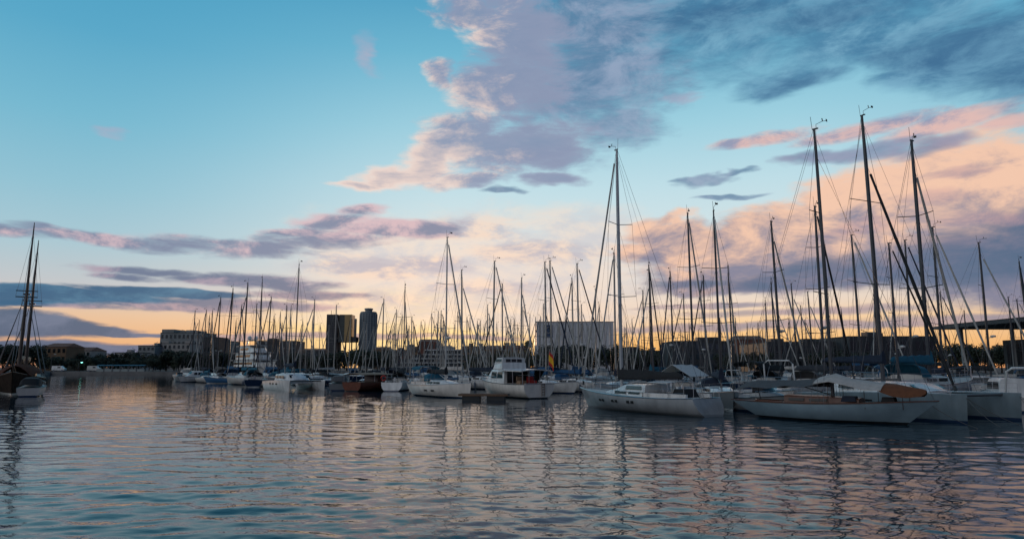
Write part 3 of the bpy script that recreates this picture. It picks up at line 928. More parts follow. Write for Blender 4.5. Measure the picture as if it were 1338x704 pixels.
for mx, Ht, rk, nm in ((3.0, 20.3, .035, 'foremast'), (-6.4, 19.6, .03, 'mainmast')):
    m = MB()
    m.tube([(mx, 0, 1.5), (mx - Ht * .6 * rk, 0, Ht * .58), (mx - Ht * .66 * rk, 0, Ht * .66)], [.22, .17, .14], 9)
    m.tube([(mx + .24 - Ht * .5 * rk, 0, Ht * .54), (mx + .2 - Ht * .8 * rk, 0, Ht * .8), (mx - Ht * rk, 0, Ht)], [.15, .12, .06], 8)
    m.tube([(mx - Ht * rk, 0, Ht), (mx - Ht * rk, 0, Ht + .4)], .05, 6)
    mo = m.build(nm, SPRUCE, ship)
    s_ = MB(); s_.tube([(mx - .7, -1.1, Ht * .565), (mx - .7, 1.1, Ht * .565)], .07, 5); s_.tube([(mx - .35, -1.1, Ht * .60), (mx - .35, 1.1, Ht * .60)], .06, 5); s_.box((mx - .5, 0, Ht * .58), (.7, .7, .12))
    s_.build('crosstree', SPRUCE, mo)
    g = MB()
    for sd in (-1, 1):
        for k in range(4):
            f = Vector((mx - .8 + k * .55, sd * 2.35, 1.9)); g.tube([f, (mx - .6, sd * .15, Ht * .57)], .022, 4, cap=False)
        for k in range(9):
            z = 2.6 + k * .95; u = (z - 1.9) / (Ht * .57 - 1.9)
            g.tube([Vector((mx - .8, sd * 2.35, 1.9)).lerp(Vector((mx - .6, sd * .15, Ht * .57)), u), Vector((mx + .85, sd * 2.35, 1.9)).lerp(Vector((mx - .6, sd * .15, Ht * .57)), u)], .012, 3, cap=False)
        g.tube([(mx - .7, sd * 1.1, Ht * .57), (mx - Ht * rk, 0, Ht * .96)], .016, 3, cap=False)
    g.tube([(12.0 if mx > 0 else mx + 9, 0, 3.5 if mx > 0 else 2.6), (mx - Ht * rk, 0, Ht * .97)], .022, 4, cap=False)
    g.tube([(9.0 if mx > 0 else mx + 8, 0, 2.9), (mx - .5, 0, Ht * .62)], .022, 4, cap=False)
    g.build('shrouds', WIRE, mo)
    b = MB(); b.tube([(mx - .3, 0, 3.4), (mx - 6.3, 0, 3.9)], [.13, .1], 8); bo = b.build('boom', SPRUCE, ship)
    q = MB(); q.tube([(mx - .4 - i * .7, 0, 3.75 + .06 * i + .05 * math.sin(i * 2.1)) for i in range(9)], [.34, .38, .33, .36, .3, .31, .26, .22, .12], 9); q.build('furled_sail', CV_TAN, bo)
place(ship, -60.3, 83.2, math.atan2(-.85, .53))

wb, _ = motor_boat('small white open motor boat beside the old two-masted wooden ship', 6.5, 2.3, OLDWHITE, 'open', canvas=CV_BLACK)
place(wb, -51.4, 73.0, math.atan2(.83, -.45))

# white catamaran left of the middle
cl = catamaran('white cruising catamaran with a row of dark saloon windows and one tall mast', 10.4, 4.6, 17.2, WHITE, -.3, None, big=False, hw=.62, fb=1.35, mastr=.09)
place(cl, -29.6, 92.5, math.atan2(-.809, .588))

b1, _ = motor_boat('low blue and white motor boat left of the white catamaran', 7.2, 2.5, BLUEHULL, 'open', stripe=WHITE)
place(b1, -55.4, 129.5, math.radians(172))
b1b, _ = motor_boat('white wheelhouse boat moored beside the low blue motor boat', 6.4, 2.4, WHITE, 'house', group=None)
place(b1b, -66.0, 141, math.radians(-130))
b1c, _ = motor_boat('grey open launch at the left end of the moored boats', 5.6, 2.1, GREYHULL, 'open')
place(b1c, -71.5, 146, math.radians(-60))
y1, _ = yacht('dark-hulled yacht with a black sprayhood just left of the white catamaran', 11.0, 3.5, 17.4, NAVY, WHITE, CV_BLACK, SAILC, CV_BLACK, CV_BLACK, seed=4, mastm=ALUD)
place(y1, -41.0, 109, math.radians(106))

# brown wooden boat with a tan awning, stern to
br = thing('wooden_boat', 'brown wooden cabin boat with a tan awning beside a white yacht stern', 'boat')
hb = Hull(8.6, 3.5, (1.6, 1.15, 1.15), bow=.6, stern=.15, transom=.86, full=2.3)
hb.build(br, mat('red brown planking', (0.17, 0.055, 0.032), 0.5, var=.3, vscale=3), BLACKP, rail_m=TEAK, deck_m=TEAK)
c = MB(); c.box((.9, 0, 1.6), (2.9, 2.3, 1.05), taper=.92); w_ = c.build('wheelhouse', MAHOG, br)
for sd in (-1, 1):
    for x in (.0, .9, 1.8):
        q = MB(); q.box((x, sd * 1.11, 1.78), (.6, .08, .4)); q.build('side_window', GLASS, w_)
aw = MB(); aw.sheet([[(x, y, 2.32 - .10 * y * y + .05 * math.sin(x * 2)) for y in (-1.6, -.8, 0, .8, 1.6)] for x in (1.6, 0, -1.6, -3.0, -4.1)], .03)
a_ = aw.build('awning', CV_TAN, br)
for x in (-4.0, -1.6):
    for sd in (-1, 1): MB().tube([(x, sd * 1.5, 1.15), (x, sd * 1.5, 2.11)], .025, 5).build('awning_pole', STEEL, a_)
# s_ = MB(); s_.sheet([[(-4.15, -1.45, 2.3), (-4.15, 1.45, 2.3)], [(-4.3, -1.4, 1.2), (-4.3, 1.4, 1.2)]], .03); s_.build('stern_curtain', mat('dark rust curtain', (0.09, 0.035, 0.02), .9, var=.3), a_)
place(br, -18.3, 89.8, math.radians(62))

y2, h2 = yacht('white yacht seen from astern with its scooped transom and a red lifebuoy', 10.5, 3.3, 14.0, WHITE, NAVY, CV_BLACK, SAILC, CV_BLACK, CV_BLACK, seed=6, stern=-.25, tr=.82, frac=.9)
place(y2, -14.9, 91.5, math.radians(86))
lb = MB()
lb.tube([(-4.6 + .0 * i, 1.25 + .3 * math.cos(i * math.pi / 6), 1.65 + .3 * math.sin(i * math.pi / 6)) for i in range(13)], .085, 6)
lb.build('lifebuoy', RED, y2)
sl = MB(); sl.box((-5.17, 0, .72), (.04, .5, .16)); sl.build('transom_slot', BLACKP, y2)

gb, _ = motor_boat('low grey motor boat between the white catamaran and the brown boat', 7.4, 2.6, GREYHULL, 'open', canvas=CV_GREY)
place(gb, -23.2, 91.8, math.radians(100))

# the white yacht in the middle, bow to the right; warm light is put into its paint
hero, hh = yacht('white yacht with turquoise cockpit canvas and a tall pale mast, bow to the right', 11.6, 3.6, 16.7, mat('warm-lit white gelcoat', (.82, .76, .70), .22, var=.15, vscale=2.0, streak=True), NAVY, CV_BLACK, SAILC, CV_TEAL, CV_TEAL, seed=9, fenders=False,
                 bow=.35, stern=.9, tr=.62, fb=(1.5, 1.2, 1.2), mx=.7, jibr=.085, mastm=mat('pale mast alloy', (.58, .56, .53), .45, .1, var=.1), ports=2, radar=True)
place(hero, -7.3, 71.0, math.atan2(-.82, .57))

# flybridge motor cruiser, its white hull coloured cream for the evening glow
cr = thing('motor_cruiser', 'white flybridge motor cruiser with a hardtop and a red and yellow flag', 'motor yacht')
hc = Hull(11.2, 4.1, (2.0, 1.5, 1.45), bow=1.3, stern=.12, transom=.92, full=2.5, wide=.5)
hcl = hc.build(cr, mat('warm-lit cream gelcoat', (.82, .75, .68), .22, var=.15, vscale=2.0, streak=True), BLACKP, rubrail=BLACKP)
c = MB(); trunk(c, [(-1.6, 1.75, 1.6, 1.35, 3.0), (1.2, 1.7, 1.5, 1.4, 2.95), (2.5, 1.45, 1.15, 1.45, 2.2), (4.2, .8, .4, 1.5, 1.75)])
sal = c.build('saloon', WHITE, cr)
for sd in (-1, 1):
    for a, b in ((-1.3, -.2), (-.1, 1.0)):
        q = MB(); wall_panel(q, a, b, 2.05, 2.72, sd, 1.69, 1.69, lean=.06, skew=.1); q.build('saloon_window', GLASSB, sal)
for y in (-.75, 0, .75):
    q = MB(); q.sheet([[(2.40, y * 1.35 - .4, 2.28), (2.40, y * 1.35 + .4, 2.28)], [(1.40, y * 1.5 - .42, 2.93), (1.40, y * 1.5 + .42, 2.93)]], .04); q.build('windscreen', GLASSB, sal)
q = MB(); q.box((-1.62, .0, 2.2), (.06, 2.6, 1.3)); q.build('cockpit_door', GLASS, sal)
c = MB(); trunk(c, [(-1.0, 1.55, 1.5, 3.0, 3.7), (.6, 1.5, 1.4, 3.0, 3.75), (1.4, 1.2, .9, 3.0, 3.35)])
fbr = c.build('flybridge', WHITE, cr)
c = MB(); trunk(c, [(-.9, 1.5, 1.4, 3.60, 4.25), (.5, 1.45, 1.25, 3.60, 4.25), (1.1, 1.2, 1.0, 3.60, 3.72)]); en = c.build('flybridge_enclosure', CV_WHITE, fbr)
for sd in (-1, 1):
    for a, b in ((-.75, -.2), (-.1, .42)):
        q = MB(); wall_panel(q, a, b, 3.80, 4.09, sd, 1.475, 1.455, lean=.05); q.build('enclosure_window', GLASS, fbr)
for y in (-.72, .0, .72):
    q = MB(); q.box((-.93, y, 3.93), (.05, .58, .32)); q.build('enclosure_window', GLASS, fbr)
c = MB(); c.sheet([[(x, y, 3.12 - .045 * y * y + .02 * x) for y in (-2.0, -1, 0, 1, 2.0)] for x in (-5.3, -4, -2.6, -1.0)], .09)
ht = c.build('hardtop', WHITE, cr)
for x, sd in ((-5.1, -1), (-5.1, 1), (-3.3, -1), (-3.3, 1)): MB().tube([(x, sd * 1.7, 1.4), (x, sd * 1.75, 3.0)], .035, 6).build('hardtop_post', STEEL, ht)
c = MB(); c.sheet([[(-2.1, -1.9, 3.0), (-4.1, -1.9, 3.0)], [(-1.9, -1.85, 1.5), (-2.6, -1.85, 1.5)]], .03); c.build('side_curtain', CV_BLACK, ht)
for y, m_ in ((-.6, RED), (.7, CV_TAN)):
    c = MB(); c.box((-3.4, y, 1.55), (.7, .8, .5)); c.box((-3.1, y, 1.95), (.14, .8, .6)); c.build('cockpit_chair', m_, cr)
ld = MB()
for sd in (-.18, .18): ld.tube([(-5.72, -.4 + sd, .25), (-5.72, -.4 + sd, 1.55)], .03, 5)
for k in range(5): ld.tube([(-5.72, -.58, .4 + .26 * k), (-5.72, -.22, .4 + .26 * k)], .03, 5)
ld.build('boarding_ladder', TEAK, cr)
r = MB(); ps = [hc.deckpt(.5 + .1 * i, -.92) for i in range(6)] + [hc.deckpt(1.0 - .1 * i, .92) for i in range(1, 6)]
for p in ps: r.tube([p, p + Vector((0, 0, .65))], .016, 4)
r.tube([p + Vector((0, 0, .65)) for p in ps], .02, 4); r.tube([p + Vector((0, 0, .33)) for p in ps], .012, 3); r.build('bow_rail', STEEL, cr)
tr_ = MB(); tr_.box((-5.50, .0, 1.52), (.2, 3.4, .12)); tr_.tube([(-5.5, 1.2, 1.5), (-5.5, 1.2, 2.4), (-4.4, 1.75, 2.4)], .025, 5); tr_.tube([(-5.5, .5, 1.5), (-5.5, .5, 2.4), (-5.5, 1.2, 2.4)], .025, 5)
tr_.build('stern_rail', STEEL, cr)
place(cr, -.3, 70.6, math.atan2(.835, -.55))
cr.scale = (.96, .96, .94)
# the flag flies from a staff at the hardtop's corner
fs = MB(); fs.tube([(-5.35, -1.2, 1.5), (-5.75, -1.2, 5.1)], .025, 6); st = fs.build('flag_staff', STEEL, cr)
for k, (m_, z0, z1) in enumerate(((FLAGRED, 0.0, .26), (YELLOW, .26, .78), (FLAGRED, .78, 1.04))):
    fl = MB()
    fl.sheet([[(-5.68 - .10 * j - .0 * z, -1.2 - .05 * j + .07 * math.sin(j * 1.5 + z), 4.95 - z * 1.35 - .16 * j) for j in range(6)] for z in (z0, (z0 + z1) / 2, z1)], .012)
    fl.build('flag_stripe', m_, st)

# pontoon in front of the cruiser
def pontoon(x, y, lx, ly, rz, label):
    t = thing('pontoon', label, 'pontoon', (x, y, 0), rz)
    p = MB(); p.box((0, 0, .52), (lx, ly, .12)); p.build('decking', WOODP, t)
    n = max(2, int(lx / 2.4))
    f = MB()
    for i in range(n): f.box((-lx / 2 + (i + .5) * lx / n, 0, .15), (lx / n * .7, ly * .86, .61))
    f.build('float', BLACKP, t)
    k = MB()
    for sd in (-1, 1): k.box((0, sd * (ly / 2 + .04), .50), (lx, .07, .2))
    k.build('rubbing_strip', TEAK, t)
    return t


pontoon(-2.6, 63.2, 4.6, 1.3, math.radians(-6), 'short dark timber pontoon in front of the white motor cruiser')

# big white sloop right of the middle, stern towards us; shade darkens its paint
y3, h3 = yacht('big white sloop with black boom cover, rounded white stern and paired portholes', 12.9, 3.8, 19.4, mat('shaded white gelcoat', (.31, .32, .33), .16, var=.2, vscale=2.0, streak=True), GREYHULL, CV_BLACK, SAILC, None, None, seed=12, fenders=False,
               bow=1.0, stern=-.55, tr=.66, mx=1.7, jibr=.078, fb=(1.42, 1.05, 1.08), mastr=.13, mastm=mat('grey mast alloy', (.40, .41, .42), .45, .2, var=.12), booml=6.2, coverh=.62, nspread=2)
zd = h3.sheer(.5)
ds = MB(); trunk(ds, [(-2.0, 1.2, 1.1, zd + .3, zd + .78), (.2, 1.15, 1.0, zd + .3, zd + .76), (1.6, .9, .55, zd + .3, zd + .45)]); dso = ds.build('deck_saloon', WHITE, y3)
for sd in (-1, 1):
    q = MB(); wall_panel(q, -1.7, .0, zd + .46, zd + .70, sd, 1.19, 1.145, lean=.04, skew=.1); q.build('saloon_window', GLASSB, dso)
    for t in (.42, .455, .56, .595, .70, .735):
        q = MB(); a = h3.pt(t, .70, sd); b = h3.pt(t + .022, .70, sd); wall_panel(q, a.x, b.x, .62, .79, sd, abs(a.y) + .014, abs(b.y) + .014); q.build('porthole', PORT, y3)
wc = MB(); wc.sheet([[(x, y, zd + .98 + .08 * math.cos(y * 1.3)) for y in (-1.3, -.6, 0, .6, 1.3)] for x in (-2.3, -3.3, -4.3)], .04); wo_ = wc.build('cockpit_awning', CV_WHITE, y3)
for x in (-2.35, -4.25):
    for sd in (-1, 1): MB().tube([(x, sd * 1.25, zd), (x, sd * 1.25, zd + .98)], .02, 5).build('awning_pole', STEEL, wo_)
cz = MB(); cz.box((-4.6, .1, zd + .32), (1.2, 1.3, .5), taper=.75); cz.build('cockpit_cover', CV_BLACK, y3)
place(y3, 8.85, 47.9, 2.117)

# low classic sloop, varnished deck under awnings; dusk shade mixed into the white hull colour
cs = thing('classic_sloop', 'long low white classic sloop with varnished deck under pale and orange awnings', 'sailboat')
hs_ = Hull(10.5, 2.9, (1.28, .98, 1.0), bow=1.6, stern=1.8, transom=.22, depth=.5, full=2.0, wide=.48)
hs_.build(cs, mat('shaded white enamel', (.20, .275, .32), .12, var=.15, vscale=1.5), BLACKP, rail_m=MAHOG, deck_m=TEAK)
c = MB(); trunk(c, [(-2.2, .72, .66, .9, 1.38), (.2, .78, .70, .9, 1.36), (1.9, .55, .42, .92, 1.3)]); cb = c.build('cabin', MAHOG, cs)
for sd in (-1, 1):
    for a, b in ((-1.9, -1.0), (-.7, .3)):
        q = MB(); wall_panel(q, a, b, 1.1, 1.25, sd, .76, .775, lean=.03); q.build('cabin_window', GLASS, cb)
ck = MB(); ck.tube([(-2.3, -.75, .95), (-4.0, -.55, 1.0), (-4.3, 0, 1.02), (-4.0, .55, 1.0), (-2.3, .75, .95)], .09, 6); ck.build('coaming', MAHOG, cs)
spar_set(cs, hs_, .35, 17.2, mastr=.105, mastm=ALUD, nspread=2, jib=None, cover=None, booml=5.4, boomz=1.95, frac=.9, rnd=random.Random(3))
bo = [o for o in cs.children if o.name.startswith('boom')][0]
# grey boom tent over the after half
ten = [[(x, y, z + .08 - abs(y) * sl * .5 + .03 * math.sin(x * 4 + y * 3)) for y in (-1.15, -.75, -.35, 0, .35, .75, 1.15)] for x, z, sl in
       ((.1, 2.35, .55), (-.9, 2.22, .7), (-1.9, 2.2, .62), (-3.0, 2.12, .72), (-4.1, 2.12, .6), (-5.0, 2.0, .75))]
q = MB(); q.sheet(ten, .025); q.build('boom_tent', CV_GREY, cs)
fo = [[(x, y * k * .85, z + .12 - (abs(y) ** 1.6) * .24 + .03 * math.sin(x * 3 + y * 2)) for y in (-1.35, -.9, -.45, 0, .45, .9, 1.35)] for x, z, k in
      ((-.3, 2.35, .95), (.6, 2.52, 1.0), (1.5, 2.28, 1.0), (2.4, 2.12, .92), (3.2, 2.05, .84))]
q = MB(); q.sheet(fo, .025); fa = q.build('foredeck_awning', CV_CREAM, cs)
pt_ = [[(x, y * k * .85, z + .115 - (abs(y) ** 1.6) * dr + .02 * math.sin(x * 4 + y * 3)) for y in (-1.35, -.9, -.45, 0, .45, .9, 1.35)] for x, z, k, dr in
       ((3.12, 2.06, .86, .27), (3.7, 2.0, .78, .36), (4.3, 1.9, .60, .36), (4.9, 1.76, .28, .22), (5.1, 1.70, .10, .08))]
q = MB(); q.sheet(pt_, .025); q.build('awning_point', CV_ORANGE, fa)
for x, yy, z in ((.5, 1.1, 2.05), (2.4, 1.05, 1.75), (4.1, .55, 1.72)):
    for sd in (-1, 1): MB().tube([(x, sd * yy, .8), (x, sd * yy, z)], .018, 4).build('awning_pole', SPRUCE, fa)
for x, m_, l in ((1.4, CV_NAVY, .8), (3.4, CV_BLACK, .7)):
    q = MB(); q.box((x, -.35, 1.28), (l, .55, .3), taper=.8); q.build('deck_bag', m_, cs)
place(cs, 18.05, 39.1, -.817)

# big catamaran on the right, its white hulls greyed to look shaded
cr2 = catamaran('big pale catamaran at the right with two square-ended hulls and a dark furled genoa', 11.0, 5.0, 20.1, mat('dusk-shaded gelcoat', (.18, .235, .265), .16, var=.2, vscale=2.0, streak=True), -1.2, CV_BLACK, big=True, hw=.8, fb=1.55, mastr=.13, stay_y=-1.9, jibr=.10, frac=.83)
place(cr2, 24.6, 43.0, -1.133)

y4, _ = yacht('grey-hulled yacht with a bare stem just right of the big white sloop', 10.6, 3.4, 15.1, GREYHULL, WHITE, CV_NAVY, SAILC, CV_NAVY, None, seed=15, mastm=ALUD, mx=1.0)
place(y4, 15.9, 52.3, math.atan2(-.99, -.11))
y5, h5 = yacht('yacht with a white tent awning over its boom, behind the big white sloop', 12.5, 3.8, 18.3, OLDWHITE, NAVY, CV_NAVY, SAILC, None, None, seed=16, mastm=ALUD, mx=1.1, mastr=.11, jibr=.09)
q = MB(); q.sheet([[(x, y, 3.25 - abs(y) * .62 + .04 * math.sin(x * 3)) for y in (-1.7, -1.0, 0, 1.0, 1.7)] for x in (.6, -.6, -1.8, -3.0, -4.0)], .03); q.build('boom_tent', CV_WHITE, y5)
place(y5, 17.0, 65.0, math.atan2(.8, .6))
mb1, _ = motor_boat('white motor boat with a pale windscreen tucked in behind the grey-hulled yacht', 7.0, 2.6, WHITE, 'open', glass=GLASSB)
place(mb1, 20.6, 55.5, math.radians(-75))
mb2, _ = motor_boat('small low grey boat close behind the stern of the classic sloop', 5.6, 2.1, GREYHULL, 'open')
place(mb2, 17.2, 46.4, math.radians(-62))
mb3, _ = motor_boat('white wheelhouse boat at the right edge beyond the big catamaran', 8.5, 3.0, OLDWHITE, 'house')
place(mb3, 36.0, 49.5, math.radians(72))
ar = MB(); ar.tube([(-3.6, -1.3, 1.0), (-4.0, -1.25, 2.7), (-4.3, -1.0, 2.95), (-4.3, 1.0, 2.95), (-4.0, 1.25, 2.7), (-3.6, 1.3, 1.0)], .08, 7); ar.build('stern_arch', WHITE, mb3)

# mooring lines: slack ropes from the bows down to their anchors
def mooring(root, a, b, sag=.5):
    a, b = Vector(a), Vector(b); q = MB()
    q.tube([a.lerp(b, i / 8) - Vector((0, 0, sag * 4 * (i / 8) * (1 - i / 8))) for i in range(9)], .016, 4)
    q.build('mooring_line', LINE, root)


mooring(y3, (6.3, .15, 1.35), (10.5, .8, -.2)); mooring(y3, (6.3, -.15, 1.35), (9.6, -1.6, -.2))
mooring(cs, (5.1, .1, 1.15), (9.2, .6, -.2)); mooring(cs, (-4.9, -.2, .9), (-8.0, -1.0, -.2), .2)
mooring(hero, (5.7, .1, 1.45), (9.2, .9, -.2)); mooring(cl, (5.1, -2.3, 1.2), (8.2, -3.4, -.2)); mooring(cl, (5.1, 2.3, 1.2), (8.2, 3.2, -.2))
for sd in (-1, 1):
    mooring(cr2, (5.4, sd * 2.5, 1.4), (9.0, sd * 3.8, -.2)); mooring(cr2, (5.4, sd * 2.5, 1.4), (7.6, sd * .6, -.2), .2)

# far yachts packed in the berths: x, y, heading, mast height, spars coloured pale as lit or dark as shaded, label
THICK = {
"far yacht with a short mast, between the big catamaran and the right edge": "far short-masted yachts between the big catamaran and the right edge",
"far yacht with a short mast, between the big white sloop and the white-tented yacht": "far short-masted yachts between the big white sloop and the white-tented yacht",
"far yacht with a short mast, between the classic sloop and the big catamaran": "far short-masted yachts between the classic sloop and the big catamaran",
"far yacht with a short mast, between the dark-hulled yacht and the white catamaran": "far short-masted yachts between the dark-hulled yacht and the white catamaran",
"far yacht with a short mast, between the grey-hulled yacht and the classic sloop": "far short-masted yachts between the grey-hulled yacht and the classic sloop",
"far yacht with a short mast, between the lifebuoy yacht and the turquoise-canvas yacht": "far short-masted yachts between the lifebuoy yacht and the turquoise-canvas yacht",
"far yacht with a short mast, between the motor cruiser and the big white sloop": "far short-masted yachts between the motor cruiser and the big white sloop",
"far yacht with a short mast, between the round tower and the lifebuoy yacht": "far short-masted yachts between the round tower and the lifebuoy yacht",
"far yacht with a short mast, between the turquoise-canvas yacht and the motor cruiser": "far short-masted yachts between the turquoise-canvas yacht and the motor cruiser",
"far yacht with a short mast, between the two-masted wooden ship and the dark-hulled yacht": "far short-masted yachts between the two-masted wooden ship and the dark-hulled yacht",
"far yacht with a short mast, between the white catamaran and the round tower": "far short-masted yachts between the white catamaran and the round tower",
"far yacht with a short mast, between the white-tented yacht and the grey-hulled yacht": "far short-masted yachts between the white-tented yacht and the grey-hulled yacht"
}
